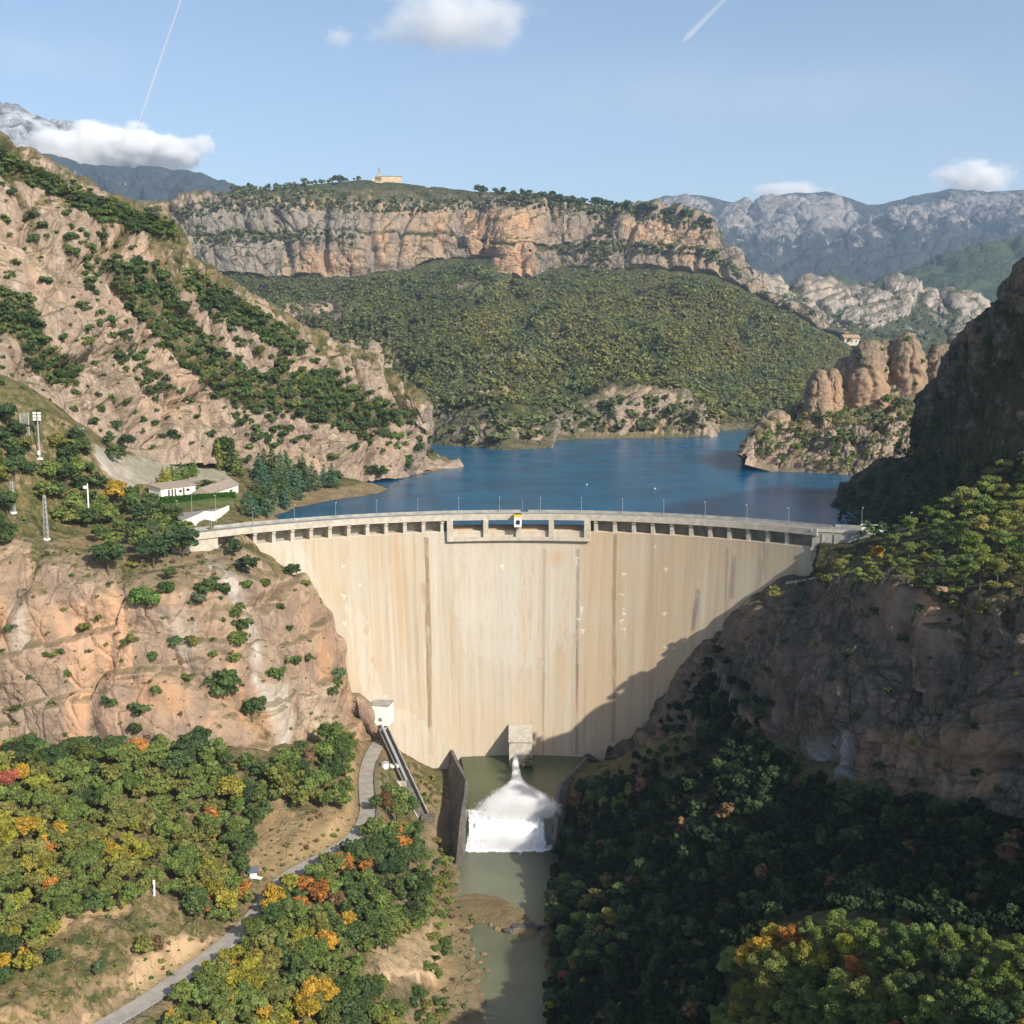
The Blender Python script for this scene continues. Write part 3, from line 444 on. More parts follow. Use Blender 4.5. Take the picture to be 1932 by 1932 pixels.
# ---- middle distance rocks and far ranges
hb = [(1330, 640, 2700), (1480, 655, 2650), (1600, 665, 2600), (1900, 690, 2550), (2200, 690, 2500)]
ht = [(1330, 560, 2900), (1395, 530, 2950), (1430, 540, 2950), (1462, 538, 2950), (1475, 560, 2960), (1490, 548, 2960), (1530, 535, 2980), (1570, 545, 3000), (1600, 560, 3000), (1618, 580, 3000), (1640, 565, 3000), (1690, 545, 3020), (1740, 560, 3020), (1765, 580, 3020), (1800, 560, 3040), (1840, 585, 3040), (1870, 610, 3040), (2200, 620, 3000)]
patch('hill', 1330, 2200, 320, [([(u, v+40, Y-150) for u, v, Y in hb], 0, 1.2, 6), (hb, .3, 1.1, 40), ([(u, (a+b)/2+8, (c+d)/2) for (u, a, c), (b, d) in zip(hb, [(interp_row(ht, [h[0]])[0][0], interp_row(ht, [h[0]])[1][0]) for h in hb])], .7, .4, 40), (ht, 1., .1, 10), ([(u, v+3, Y+120) for u, v, Y in ht], .3, 1, 8), ([(u, v+60, Y+500) for u, v, Y in ht], 0, 1, 0)], rock_mat('rock_domes', 5., A=(.40, .33, .27), B=(.28, .25, .22), O=(.44, .30, .2), orange=.3, veg1=(.045, .06, .03), veg2=(.08, .085, .04)), w=120, k=1.5, a1=42, a2=.3, a3=.14, sm=1, crackveg=.6, label='row of pale rock domes beyond the reservoir')
gb = [(1300, 660, 3300), (1500, 640, 3600), (1900, 640, 3600), (2300, 640, 3600)]
gt = [(1300, 570, 4300), (1420, 545, 4500), (1560, 540, 4700), (1640, 560, 4800), (1700, 525, 4800), (1750, 515, 4800), (1800, 495, 4850), (1850, 478, 4900), (1932, 455, 5000), (2300, 330, 5000)]
patch('hill', 1300, 2300, 240, [(gb, .1, 1.3, 40), ([(u, v*.5+320, Y*.5+1700) for u, v, Y in gt], .3, 1.3, 40), (gt, .6, .9, 10), ([(u, v+40, Y+500) for u, v, Y in gt], .2, 1, 6), ([(u, v+160, Y+900) for u, v, Y in gt], 0, 1, 0)], rock_mat('wooded_hill', 12., A=(.36, .33, .29), B=(.26, .25, .22), veg1=(.035, .055, .025), veg2=(.06, .08, .035), orange=.1), w=330, k=1.2, a1=85, a2=.35, a3=.2, sm=1, crackveg=.3, label='dark green hill below the right mountain range')
fb = [(900, 660, 5600), (1250, 640, 5600), (1500, 620, 5800), (1932, 600, 6000), (2500, 600, 6000)]
f1 = [(900, 520, 7600), (1250, 500, 7800), (1400, 505, 7800), (1500, 490, 8000), (1600, 500, 7800), (1700, 470, 7900), (1800, 460, 8000), (1932, 450, 8000), (2500, 420, 8000)]
ft = [(900, 500, 9300), (1100, 430, 9500), (1200, 395, 9600), (1245, 375, 9700), (1290, 366, 9700), (1330, 372, 9700), (1380, 386, 9700), (1420, 386, 9800), (1450, 376, 9800), (1500, 368, 9800), (1560, 363, 9800), (1590, 372, 9800), (1630, 384, 9800), (1665, 385, 9800), (1720, 370, 9800), (1790, 360, 9800), (1860, 366, 9800), (1932, 362, 9800), (2100, 345, 9800), (2500, 380, 9500)]
patch('mountain', 900, 2500, 520, [([(u, 700, 5000) for u, v, Y in fb], 0, 1.2, 6), (fb, .4, 1.3, 50), (f1, .9, .5, 60), ([(u, v*.55+.45*480, Y*.6+.4*7900) for u, v, Y in ft], .8, .22, 60), (ft, .08, .75, 8), ([(u, v+40, Y+800) for u, v, Y in ft], .2, .8, 6), ([(u, 620, Y+1300) for u, v, Y in ft], 0, 1, 0)], M_mont, w=800, k=1.5, a1=230, a2=.34, a3=.18, ledge=0, sm=1, crackveg=.5, label='blue hazy mountain range at the right')
lb_ = [(-400, 560, 6000), (0, 560, 6000), (300, 560, 6000), (700, 600, 6000)]
lt_ = [(-400, 240, 7800), (0, 285, 7800), (100, 298, 7800), (180, 318, 7800), (300, 318, 7800), (360, 325, 7800), (400, 343, 7750), (445, 364, 7700), (500, 400, 7600), (600, 460, 7400), (700, 520, 7200)]
patch('mountain', -400, 700, 300, [([(u, 690, 5200) for u, v, Y in lb_], 0, 1.2, 6), (lb_, .4, 1.3, 60), ([(u, v*.5+230, Y*.5+3300) for u, v, Y in lt_], 1, .7, 60), (lt_, .1, .9, 8), ([(u, v+30, Y+600) for u, v, Y in lt_], .2, 1, 6), ([(u, 640, Y+1000) for u, v, Y in lt_], 0, 1, 0)], M_mont, w=520, k=1.3, a1=190, a2=.4, a3=.3, ledge=0, sm=1, crackveg=.2, label='dark blue mountain shoulder at the upper left')
sb = [(-600, 480, 13000), (0, 460, 13000), (500, 480, 13000), (900, 600, 13000)]
st_ = [(-600, 160, 15500), (-100, 190, 15500), (0, 202, 15500), (30, 206, 15500), (60, 220, 15500), (100, 232, 15500), (145, 240, 15500), (200, 275, 15300), (300, 330, 15000), (500, 420, 14500), (900, 560, 14000)]
patch('mountain', -600, 900, 300, [(sb, .3, .8, 60), ([(u, v*.6+180, Y*.6+5300) for u, v, Y in st_], 1, .2, 60), (st_, .25, .0, 8), ([(u, v+60, Y+1500) for u, v, Y in st_], .2, 0, 6), ([(u, 560, Y+2500) for u, v, Y in st_], 0, .5, 0)], M_snow, w=800, k=1.2, a1=300, a2=.45, a3=.25, sm=1, crackveg=.6, label='distant pale peak dusted with snow at the upper left')
# ---------------------------------------------------------------- water
def water_mat(name, col, rough, sc, st, spec=.5):
    n = NT(name); p = n.pos(); h = n.math('ADD', n.noise(n.scaled(p, (sc, sc*2.2, sc)), 1, 4, .6), n.math('MULTIPLY', n.noise(n.scaled(p, (sc*5, sc*9, sc)), 1, 2), .3))
    c = n.mix(n.rng(n.noise(p, .03, 3), .35, .7), col, tuple(x*.7 for x in col))
    return n.done(n.bsdf(c, rough, n.bump(h, st, .25), spec, IOR=1.33))
M_lake = water_mat('lake_water', (.002, .095, .19), .2, .30, .45, .2)
for nd in M_lake.node_tree.nodes:          # light spreads sideways under the surface of deep water
    if nd.type == 'BSDF_PRINCIPLED': nd.subsurface_method = 'BURLEY'; nd.inputs['Subsurface Weight'].default_value = 1; nd.inputs['Subsurface Radius'].default_value = (1, 1, 1); nd.inputs['Subsurface Scale'].default_value = 45
M_pool = water_mat('pool_water', (.075, .095, .042), .12, .7, .5)
M_river = water_mat('river_water', (.14, .15, .085), .18, .55, 1.2)
def arc(r, a0, a1, n): return [dam(a0+(a1-a0)*i/n, r, 0)[:2] for i in range(n+1)]
m = MB(); ar = arc(198.5, -1.0, 1.0, 60); V = [(x, y, WZ) for x, y in ar]+[(900, 500, WZ), (900, 1700, WZ), (-500, 1700, WZ), (-500, 560, WZ)]
m.add(V, [tuple(range(len(V)))[::-1]]); tag(m.build('water', M_lake), 'deep blue reservoir behind the dam', None, None, 'structure')
PW = -112.
m = MB(); ar = arc(175, -.168, .19, 30); V = [(x, y, PW) for x, y in ar]; e = [PZ(1075, 1470, PW), PZ(1050, 1526, PW), PZ(876, 1526, PW), PZ(878, 1470, PW)]; V += [tuple(q) for q in e]
m.add(V, [tuple(range(len(V)))[::-1]]); tag(m.build('water', M_pool), 'murky green stilling pool at the foot of the dam', None, None, 'structure')
m = MB(); V = [(-60, 432, RZ), (-60, 100, RZ), (60, 100, RZ), (60, 432, RZ)]; m.add(V, [(0, 1, 2, 3)]); tag(m.build('water', M_river), 'grey green river running away from the cascade', None, None, 'structure')
# ---------------------------------------------------------------- the dam
DAM = empty('arch_dam', dam(0, 187, -8)); tag(DAM, 'tall curved pale concrete arch dam with a road along its crest', 'dam')
DAMI = DAM.location.copy()
def part(mb, name, mat, parent=DAM, smooth=False, off=None):
    o = mb.build(name, mat, parent, smooth); return o
def reloc(o):           # geometry was written in world coordinates; keep it there under its parent
    o.matrix_parent_inverse = o.parent.matrix_basis.inverted() if o.parent and o.parent.parent is None else o.matrix_parent_inverse; return o
bpy.context.view_layer.update()
def P_(mb, name, mat, parent=DAM, smooth=False):
    o = mb.build(name, mat, parent, smooth); w = Vector((0, 0, 0)); q = parent
    while q is not None: w += q.location; q = q.parent
    o.data.transform(__import__('mathutils').Matrix.Translation(-w)); return o
n = NT('dam_concrete'); p = n.pos(); at = n.n('ShaderNodeAttribute', attribute_name='paint'); sv = n.attr('arcpos', 'Vector')
base_ = n.mix(n.rng(n.noise(sv, .035, 3), .36, .62), (.415, .372, .295), (.42, .345, .240))
stv = n.noise(n.scaled(sv, (.34, .010, 1)), 1, 7, .62); stw = n.noise(n.scaled(sv, (.16, .006, 1)), 1, 4, .6)
c = n.mix(n.rng(stv, .48, .70, 0, .75), base_, (.31, .225, .135)); c = n.mix(n.rng(stv, .48, .30, 0, .5), c, (.53, .49, .42)); c = n.mix(n.rng(stw, .50, .64, 0, .55), c, (.42, .285, .16))
lift = n.n('ShaderNodeSeparateXYZ'); n.put(lift.inputs[0], sv); lf = n.math('FRACT', n.math('MULTIPLY', lift.outputs[1], 1/3.)); c = n.mix(n.math('MULTIPLY', n.rng(lf, .06, .0), n.rng(n.noise(sv, .08, 3), .40, .62, 0., .35)), c, (.40, .34, .27))
blk = n.n('ShaderNodeTexVoronoi', feature='F1'); n.put(blk.inputs['Vector'], n.scaled(sv, (.057, .33, 1))); blk.inputs['Randomness'].default_value = .0; blk.inputs['Scale'].default_value = 1
bc = n.n('ShaderNodeSeparateColor'); n.put(bc.inputs[0], blk.outputs['Color']); c = n.mix(n.math('MULTIPLY', bc.outputs[0], .09), c, (.42, .36, .28))
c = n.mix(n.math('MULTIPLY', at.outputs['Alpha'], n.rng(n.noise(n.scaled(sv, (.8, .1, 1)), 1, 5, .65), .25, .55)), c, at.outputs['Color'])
c = n.mix(n.rng(n.noise(p, 1.2, 6, .7), .35, .7, .0, .16), c, (.28, .24, .19))
M_conc = n.done(n.bsdf(c, .88, n.bump(n.math('ADD', n.noise(p, 1.5, 5), n.math('MULTIPLY', stv, 1.5)), .25, .15), .2))
M_conc2 = plain('trim_concrete', (.43, .39, .32), .85, .16, .45)
M_concg = plain('grey_concrete', (.30, .29, .26), .9, .22, .35)
M_conco = plain('spillway_concrete', (.46, .335, .215), .85, .12, .3)
M_dark = plain('dark_concrete', (.125, .112, .095), .8, .3, .3)  # dark tone; the training walls have their shade put into this colour
M_white = plain('white_paint', (.78, .76, .70), .6, .04, 1)
M_metal = plain('grey_metal', (.45, .46, .46), .45, .08, 3, Metallic=.5)
M_glass = plain('dark_glass', (.02, .025, .03), .15, .05, 3)
M_roof = plain('brown_roof', (.28, .23, .18), .85, .15, 1)
M_yellow = plain('yellow_paint', (.80, .50, .05), .5, .05, 1)
# wall: downstream face (dense, carries the run-off stains and dark joint stripes), closed at the back and the ends
na, nz = 900, 330; aa = np.linspace(-.80, .735, na); zz = np.linspace(-134, -8, nz); AA, Z2 = np.meshgrid(aa, zz); RR = rface(Z2)
fp = np.stack([DX+RR*np.sin(AA), DY+RR*np.cos(AA), Z2], -1).reshape(-1, 3); uu, vv, _ = proj(fp)
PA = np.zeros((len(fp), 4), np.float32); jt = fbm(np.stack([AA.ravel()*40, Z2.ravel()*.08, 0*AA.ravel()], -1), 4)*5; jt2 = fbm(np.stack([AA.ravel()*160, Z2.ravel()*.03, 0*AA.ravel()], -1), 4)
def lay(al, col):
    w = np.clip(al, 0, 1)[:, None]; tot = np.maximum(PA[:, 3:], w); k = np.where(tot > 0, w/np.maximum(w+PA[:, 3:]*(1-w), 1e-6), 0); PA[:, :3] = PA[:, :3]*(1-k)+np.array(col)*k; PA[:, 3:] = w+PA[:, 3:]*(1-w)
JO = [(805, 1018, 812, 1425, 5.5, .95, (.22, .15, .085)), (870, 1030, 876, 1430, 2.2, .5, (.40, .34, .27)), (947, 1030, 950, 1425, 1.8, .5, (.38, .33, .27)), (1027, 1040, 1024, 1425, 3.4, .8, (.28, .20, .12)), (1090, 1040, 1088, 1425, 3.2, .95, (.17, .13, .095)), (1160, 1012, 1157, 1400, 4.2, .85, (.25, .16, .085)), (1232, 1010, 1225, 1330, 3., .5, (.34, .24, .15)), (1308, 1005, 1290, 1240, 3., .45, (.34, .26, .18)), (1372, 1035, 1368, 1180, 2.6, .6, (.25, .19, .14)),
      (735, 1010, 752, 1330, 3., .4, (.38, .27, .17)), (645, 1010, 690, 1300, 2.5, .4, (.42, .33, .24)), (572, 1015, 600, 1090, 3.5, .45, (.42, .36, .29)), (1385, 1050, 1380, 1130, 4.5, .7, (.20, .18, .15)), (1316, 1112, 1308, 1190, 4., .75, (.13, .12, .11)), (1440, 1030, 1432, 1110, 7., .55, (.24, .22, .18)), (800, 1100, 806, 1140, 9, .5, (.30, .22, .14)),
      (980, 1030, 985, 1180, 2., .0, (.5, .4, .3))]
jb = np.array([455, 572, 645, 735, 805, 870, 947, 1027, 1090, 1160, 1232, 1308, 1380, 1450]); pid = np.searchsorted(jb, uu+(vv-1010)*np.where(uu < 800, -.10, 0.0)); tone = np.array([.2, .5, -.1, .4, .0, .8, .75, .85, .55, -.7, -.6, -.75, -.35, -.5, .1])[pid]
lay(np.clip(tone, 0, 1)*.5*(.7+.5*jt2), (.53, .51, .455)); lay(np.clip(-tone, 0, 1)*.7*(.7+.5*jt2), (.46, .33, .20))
edge_ = np.abs(uu-jb[np.clip(np.searchsorted(jb, uu), 0, len(jb)-1)]); lay(.30*np.exp(-(np.minimum(edge_, 40)/9.)**2)*(jt2 > -.15), (.36, .28, .19))
ll = np.abs(((Z2.ravel()+1.2) % 3.05)-1.5); lay(.22*(ll < .16)*(fbm(np.stack([AA.ravel()*30, Z2.ravel()*.4, 0*AA.ravel()], -1), 3) > -.12), (.36, .32, .25))
for ply, al in (([(690, 1250), (760, 1290), (835, 1390), (835, 1465), (760, 1450), (700, 1390)], .5),): lay(al*inpoly(uu+jt*2, vv+jt*3, ply)*((ll < .3)*.8+.35), (.40, .385, .34))
for u_, v_, w_, L_, al in ((1316, 1115, 5, 75, .8), (1372, 1040, 5, 95, .6), (1440, 1010, 9, 110, .5), (655, 1020, 6, 160, .35), (735, 1010, 8, 260, .35), (1232, 1010, 10, 260, .35), (1185, 1010, 9, 300, .3), (900, 1180, 30, 240, .25), (1260, 1010, 18, 330, .3), (700, 1010, 22, 300, .3), (840, 1015, 10, 350, .3)): lay(al*np.exp(-((uu-u_-jt*.6)/w_)**2)*(vv > v_)*(vv < v_+L_)*np.clip(1.25-(vv-v_)/L_, 0, 1)*(.65+.6*jt2), (.27, .20, .13) if w_ > 5.5 else (.15, .135, .12))
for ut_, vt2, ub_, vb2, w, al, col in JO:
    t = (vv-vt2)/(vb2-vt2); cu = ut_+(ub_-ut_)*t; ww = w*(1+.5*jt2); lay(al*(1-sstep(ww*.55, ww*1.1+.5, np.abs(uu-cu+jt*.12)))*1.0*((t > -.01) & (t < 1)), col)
LW = (.62, .59, .52)
for ply, al in ((([(860, 1012), (1092, 1012), (1090, 1200), (1000, 1260), (880, 1240), (862, 1150)]), .28), ([(655, 1150), (690, 1160), (740, 1440), (690, 1330)], .4), ([(700, 1300), (830, 1380), (830, 1460), (760, 1440)], .45), ([(470, 1010), (560, 1010), (640, 1180), (600, 1110)], .3)):
    lay(al*inpoly(uu+jt*4, vv+jt*6, ply), (.515, .49, .43))
rw = np.random.default_rng(5)
for k in range(22):
    u_ = rw.choice([868, 872, 947, 1024, 1092, 1096, 735, 648, 1240, 1255, 1180, 1190, 1175, 680, 1325])+rw.normal()*2.5; v_ = rw.uniform(1025, 1200 if u_ < 1100 else 1260); L_ = rw.uniform(3, 20); w_ = rw.uniform(1.2, 3.4)
    lay(.85*((np.abs(uu-u_-jt*.3) < w_*np.where(vv-v_ < 3, 1.6, .6)*(1-.3*np.clip((vv-v_)/L_, 0, 1))) & (vv > v_) & (vv < v_+L_)), LW)
for u_, v_, w_, h_, al in ((1050, 1055, 16, 14, .5),): lay(al*np.exp(-((uu-u_)/w_)**2-((vv-v_)/h_)**2), (.46, .26, .09))
fz = sstep(-60, -100, Z2.ravel()); lay(.6*fz*sstep(-.3, .4, jt2), (.46, .33, .205))
sarc = np.stack([AA*187, Z2, 0*AA], -1).reshape(-1, 3)
nb = len(fp); bz = np.array([-134., -8.]); B2 = np.stack([np.stack([DX+r*np.sin(aa), DY+r*np.cos(aa), 0*aa+z], -1) for r, z in ((199.2, -134), (199.2, -8.))]).reshape(-1, 3)
Qf = grid_q(nz, na); a_ = np.arange(na-1)
Qs = np.concatenate([Qf, np.stack([nb+a_+1, nb+a_, nb+na+a_, nb+na+a_+1], -1), np.stack([(nz-1)*na+a_, (nz-1)*na+a_+1, nb+na+a_+1, nb+na+a_], -1)])
Vd = np.concatenate([fp, B2])-np.array(DAM.location); ex = len(B2)
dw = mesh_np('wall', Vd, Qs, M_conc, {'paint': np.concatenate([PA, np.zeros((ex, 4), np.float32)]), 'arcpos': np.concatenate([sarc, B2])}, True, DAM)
def ring(name, a0, a1, r0, r1, z0, z1, mat, parent=DAM, n=90, extra=None):
    mb = MB(); sec = [(r0, z0), (r1, z0), (r1, z1), (r0, z1)] if extra is None else extra
    mb.sweep(sec, [(lambda r, z, a=a0+(a1-a0)*i/n: dam(a, r, z)) for i in range(n+1)]); return P_(mb, name, mat, parent)
S0, S1 = -.176, .155; SR = (1.0-S0)
# recessed upper wall behind the piers (left and right of the spillway)
ring('upper_wall', -.80, S0-.004, 193., 199., -8.0, -2.6, M_concg); ring('upper_wall', S1+.004, .735, 193., 199., -8.0, -2.6, M_concg)
ring('road_slab', -.86, .735, 186.6, 200.4, -2.6, -1.0, M_conc2, n=120)
ring('parapet', -.86, .735, 186.2, 186.9, -2.7, .1, M_conc2, n=120)
ring('parapet', -.86, -.004, 199.8, 200.5, -.99, .2, M_concg, n=80); ring('parapet', .014, .735, 199.8, 200.5, -.99, .2, M_concg, n=60)
ring('kerb', -.86, .735, 198.4, 199.7, -1.0, -.72, M_concg, n=120)
M_asph = plain('asphalt', (.20, .195, .18), .92, .15, .6)
ring('road_surface', -.86, .735, 187.2, 198.3, -1.0, -.992, M_asph, n=120)
def pier(a, wa=.0045):
    mb = MB(); sec = [(187.3, -8.), (193.1, -8.), (193.1, -2.61), (186.7, -2.61), (186.7, -3.6), (187.3, -4.4)]
    mb.sweep(sec, [lambda r, z, b=a-wa: dam(b, r, z), lambda r, z, b=a+wa: dam(b, r, z)]); P_(mb, 'pier', M_conc2)
for k in range(13):
    a = S0-.047*(k+.55)
    if a > -.735: pier(a)
for k in range(12):
    a = S1+.0475*(k+.6)
    if a < .70: pier(a)
# left end wall under the deck
mb = MB(); mb.sweep([(187.0, -14), (193.2, -14), (193.2, -2.62), (187.0, -2.62)], [lambda r, z, b=b: dam(b, r, z) for b in (-.86, -.83, -.80, -.765)]); P_(mb, 'end_wall', M_conc2)
# spillway: ogee sill, piers, frame and lip
og = [(199.1, -12.6), (199.1, -7.4), (197.6, -6.5), (196.2, -6.4), (194, -6.75), (191.5, -7.8), (188.6, -9.6), (186.6, -11.0), (186.6, -12.6)]
ring('spillway_sill', S0, S1, 0, 0, 0, 0, M_conco, extra=og, n=40)
ring('spillway_lip', S0-.012, S1+.012, 184.9, 186.55, -12.4, -10.7, M_conc2, n=40)
for i, a in enumerate(np.linspace(S0, S1, 5)):
    wa = .0075 if i in (0, 4) else .0062; zb = -12.39
    mb = MB(); sec = [(185.2, -10.68), (186.58, -10.9), (197, -6.0), (198.8, -6.0), (198.8, -2.61), (185.2, -2.61)]
    if i in (0, 4): sec = [(185.0, -12.38), (199.0, -12.38), (199.0, -2.61), (185.0, -2.61)]
    o = (-.0135 if i == 0 else .0135 if i == 4 else 0)*.6
    mb.sweep(sec, [lambda r, z, b=a+o-wa: dam(b, r, z), lambda r, z, b=a+o+wa: dam(b, r, z)]); P_(mb, 'spillway_pier', M_conc2)
# control cabin hung on the downstream parapet
def lbox(mb, a, r, z, wx, wr, h, top=None): mb.box((dam(a, r, z)), (wx, wr, h), -a, top); return mb
ca = -.0125
mb = MB(); lbox(mb, ca, 183.6, -2.9, 3.4, 3.6, 5.2); cab = P_(mb, 'cabin', M_white)
mb = MB(); lbox(mb, ca, 183.5, .05, 3.8, 4., .7); lbox(mb, ca, 183.5, -.2, 3.55, 3.75, 1.2); P_(mb, 'cabin_roof', M_yellow, cab)
mb = MB(); lbox(mb, ca, 181.78, -3.3, 1.9, .1, 2.1); P_(mb, 'window', M_glass, cab)
mb = MB(); lbox(mb, ca, 181.8, -2.15, 2.3, .16, .2); lbox(mb, ca, 181.8, -4.45, 2.3, .16, .2); lbox(mb, ca-.0059, 181.8, -3.3, .2, .16, 2.1); lbox(mb, ca+.0059, 181.8, -3.3, .2, .16, 2.1); P_(mb, 'window_frame', M_white, cab)
mb = MB(); mb.tube([dam(ca+.012, 186.5, -1), dam(ca+.012, 186.5, 7.5)], [.09, .05], 6); P_(mb, 'antenna', M_metal)
# right thrust block and wing wall
def q3(u, v, Y): return tuple(P(u, v, Y))
ae = .735; e0 = dam(ae, 184, 0); e1_ = dam(ae, 200, 0)
tb = MB(); x0, y0 = dam(.722, 187, 0)[:2]
A0 = np.array([x0, y0]); dirw = np.array([.93, -.36]); dirw /= np.linalg.norm(dirw); nrm = np.array([-dirw[1], dirw[0]])
def wing(s0, s1, z0, z1, n0, n1):
    c = [A0+dirw*s0+nrm*n0, A0+dirw*s1+nrm*n0, A0+dirw*s1+nrm*n1, A0+dirw*s0+nrm*n1]; return [(*q, z0) for q in c]+[(*q, z1) for q in c]
tb.hexa(wing(0, 42, -45, -1.1, -.6, 15)); P_(tb, 'abutment', M_concg)
mb = MB(); mb.hexa(wing(-.4, 42, -9.2, -7.9, -1.5, -.62)); 
for s in (4, 9, 14, 19, 24, 29, 34): mb.hexa(wing(s, s+.5, -7.88, -1.7, -1., -.62))
P_(mb, 'abutment_rib', M_concg)
mb = MB(); mb.hexa(wing(-.5, 80, -1.05, .1, -.9, -.1)); P_(mb, 'parapet', M_conc2)
mb = MB(); mb.hexa(wing(0, 90, -1.6, -.95, -.05, 15.5)); P_(mb, 'road_slab', M_asph)
mb = MB(); mb.hexa(wing(8, 90, -1.0, .15, 15.6, 16.2)); P_(mb, 'parapet', M_concg)
# outlet house on the dam foot, valve platform
oa = dam_hit(985, 1390)[0]; oc = P(985, 1390, oa)
mb = MB(); fw = 5.2; zt, zb = -99.2, -113.5; fy = 481.5
def ob(x, y, z): return (3.9+x, y, z)
V = [ob(-fw, fy, zb), ob(fw, fy, zb), ob(fw, 500, zb), ob(-fw, 500, zb), ob(-fw, fy+1.2, zt-2.2), ob(fw, fy+1.2, zt-2.2), ob(fw, 500, zt+1.4), ob(-fw, 500, zt+1.4)]
mb.hexa(V); oh = P_(mb, 'outlet_house', M_conc2)
mb = MB(); mb.hexa([ob(-fw-.3, fy+.6, zt-2.15), ob(fw+.3, fy+.6, zt-2.15), ob(fw+.3, 497, zt+.8), ob(-fw-.3, 497, zt+.8), ob(-fw-.3, fy+.6, zt-1.75), ob(fw+.3, fy+.6, zt-1.75), ob(fw+.3, 497, zt+1.6), ob(-fw-.3, 497, zt+1.6)]); P_(mb, 'outlet_roof', M_conc2, oh)
mb = MB(); mb.tube([ob(-2.4, fy-.1, -108.6), ob(-2.4, fy-2.6, -108.9)], [1.3, 1.15], 16); P_(mb, 'outlet_pipe', M_metal, oh)
M_rust = plain('mossy_steel', (.14, .115, .05), .85, .35, 1.2)
mb = MB(); mb.box(ob(3.4, fy-2.2, -110.2), (5.2, 4., .5)); 
for dx, dy in ((1.2, -3.8), (5.6, -3.8), (1.2, -.6), (5.6, -.6)): mb.box(ob(dx, fy+dy, -112.6), (.5, .5, 4.8))
mb.tube([ob(3.4, fy-2.6, -110), ob(3.4, fy-2.6, -106.8)], .8, 12); mb.tube([ob(2., fy-2.4, -108), ob(5.2, fy-2.4, -108)], .5, 10); mb.tube([ob(3.4, fy-2.6, -106.8), ob(3.4, fy-2.6, -106.5)], 1.4, 14); mb.tube([ob(1.3, fy-3.6, -110), ob(1.3, fy-3.6, -107)], .12, 6); mb.tube([ob(5.5, fy-3.6, -110), ob(5.5, fy-3.6, -107)], .12, 6); mb.tube([ob(1.3, fy-3.6, -107), ob(5.5, fy-3.6, -107)], .12, 6)
P_(mb, 'valve_platform', M_rust, oh)
# ---------------------------------------------------------------- stilling pool walls, weir, jet and cascade
def wallrun(name, pts, mat, label, hshape):
    """pts: list of (top xyz, half thickness, foot offset x, foot z)"""
    mb = MB(); n_ = len(pts); V = []; Fc = []
    for (x, y, z), t, fx, fz in pts: V += [(x-t, y, z), (x+t, y, z), (x+t+.4*(1 if fx < 0 else -fx), y, fz), (x-t+min(fx, -.4), y, fz)] if fx <= 0 else [(x-t, y, z), (x+t, y, z), (x+t+fx, y, fz), (x-t-.4, y, fz)]
    for i in range(n_-1):
        for k in range(4): Fc.append((i*4+k, i*4+(k+1) % 4, i*4+4+(k+1) % 4, i*4+4+k))
    Fc += [(0, 1, 2, 3), tuple(range((n_-1)*4, n_*4))[::-1]]; mb.add(V, Fc); o = mb.build(name, mat); return tag(o, label, 'wall', 'training walls beside the stilling pool')
LWp = [(849, 1408, 497), (862, 1436, 478), (881, 1472, 455), (879, 1500, 440), (874, 1527, 428), (870, 1556, 420), (868, 1585, 412)]
wallrun('training_wall', [(tuple(P(*q)), .7, f, z) for q, f, z in zip(LWp, (-1, -5, -7.5, -6.5, -5, -3.5, -1.5), (-118, -121, -124, -126, -128, -129, -129))], M_dark, 'dark sloping retaining wall on the left of the stilling pool', 0)
RWp = [(1115, 1413, 500), (1100, 1436, 480), (1056, 1480, 452), (1052, 1500, 442), (1050, 1527, 430), (1048, 1556, 421), (1046, 1585, 412)]
wallrun('training_wall', [(tuple(P(*q)), .7, f, z) for q, f, z in zip(RWp, (1, 5, 8.5, 7.5, 6, 4, 1.5), (-118, -121, -124, -126, -128, -129, -129))], M_dark, 'shaded angular retaining wall on the right of the stilling pool', 0)
wl, wr = P(876, 1527, 433), P(1050, 1527, 433)
WY = float(PZ(960, 1526, PW)[1]); FYb = float(PZ(960, 1600, RZ)[1])
mb = MB(); mb.hexa([(wl[0]-1, FYb+1.5, -132), (wr[0]+1, FYb+1.5, -132), (wr[0]+1, WY+4, -132), (wl[0]-1, WY+4, -132), (wl[0]-1, WY-1.2, PW-.25), (wr[0]+1, WY-1.2, PW-.25), (wr[0]+1, WY+1.5, PW-.25), (wl[0]-1, WY+1.5, PW-.25)])
o = mb.build('weir', M_concg); tag(o, 'concrete weir step closing the stilling pool, covered by white water', 'weir')
def foam_mat(name, thr, attr='den', sc=(.35, .35, .35), tint=(.90, .92, .94)):
    n = NT(name); p = n.pos(); ns = n.noise(n.scaled(p, sc), 1, 6, .68); f2 = n.noise(p, 1.3, 5, .7)
    al = n.rng(n.math('ADD', n.attr(attr), n.math('MULTIPLY', n.math('SUBTRACT', n.math('ADD', n.math('MULTIPLY', ns, .7), n.math('MULTIPLY', f2, .3)), .5), 2.2)), thr, thr+.28)
    b = n.n('ShaderNodeBsdfPrincipled'); b.inputs['Base Color'].default_value = (*tint, 1); b.inputs['Roughness'].default_value = .9; b.inputs['Specular IOR Level'].default_value = .1
    n.put(b.inputs['Normal'], n.bump(n.math('ADD', n.math('MULTIPLY', ns, 1.5), f2), .22, .4)); n.put(b.inputs['Alpha'], al); return n.done(b.outputs[0])
M_jet = foam_mat('spray', .30, sc=(.5, .12, .3)); M_foam = foam_mat('foam', .50, sc=(.3, .3, .3)); M_fall = foam_mat('falling_water', .30, sc=(.55, .3, .10), tint=(.86, .88, .90))
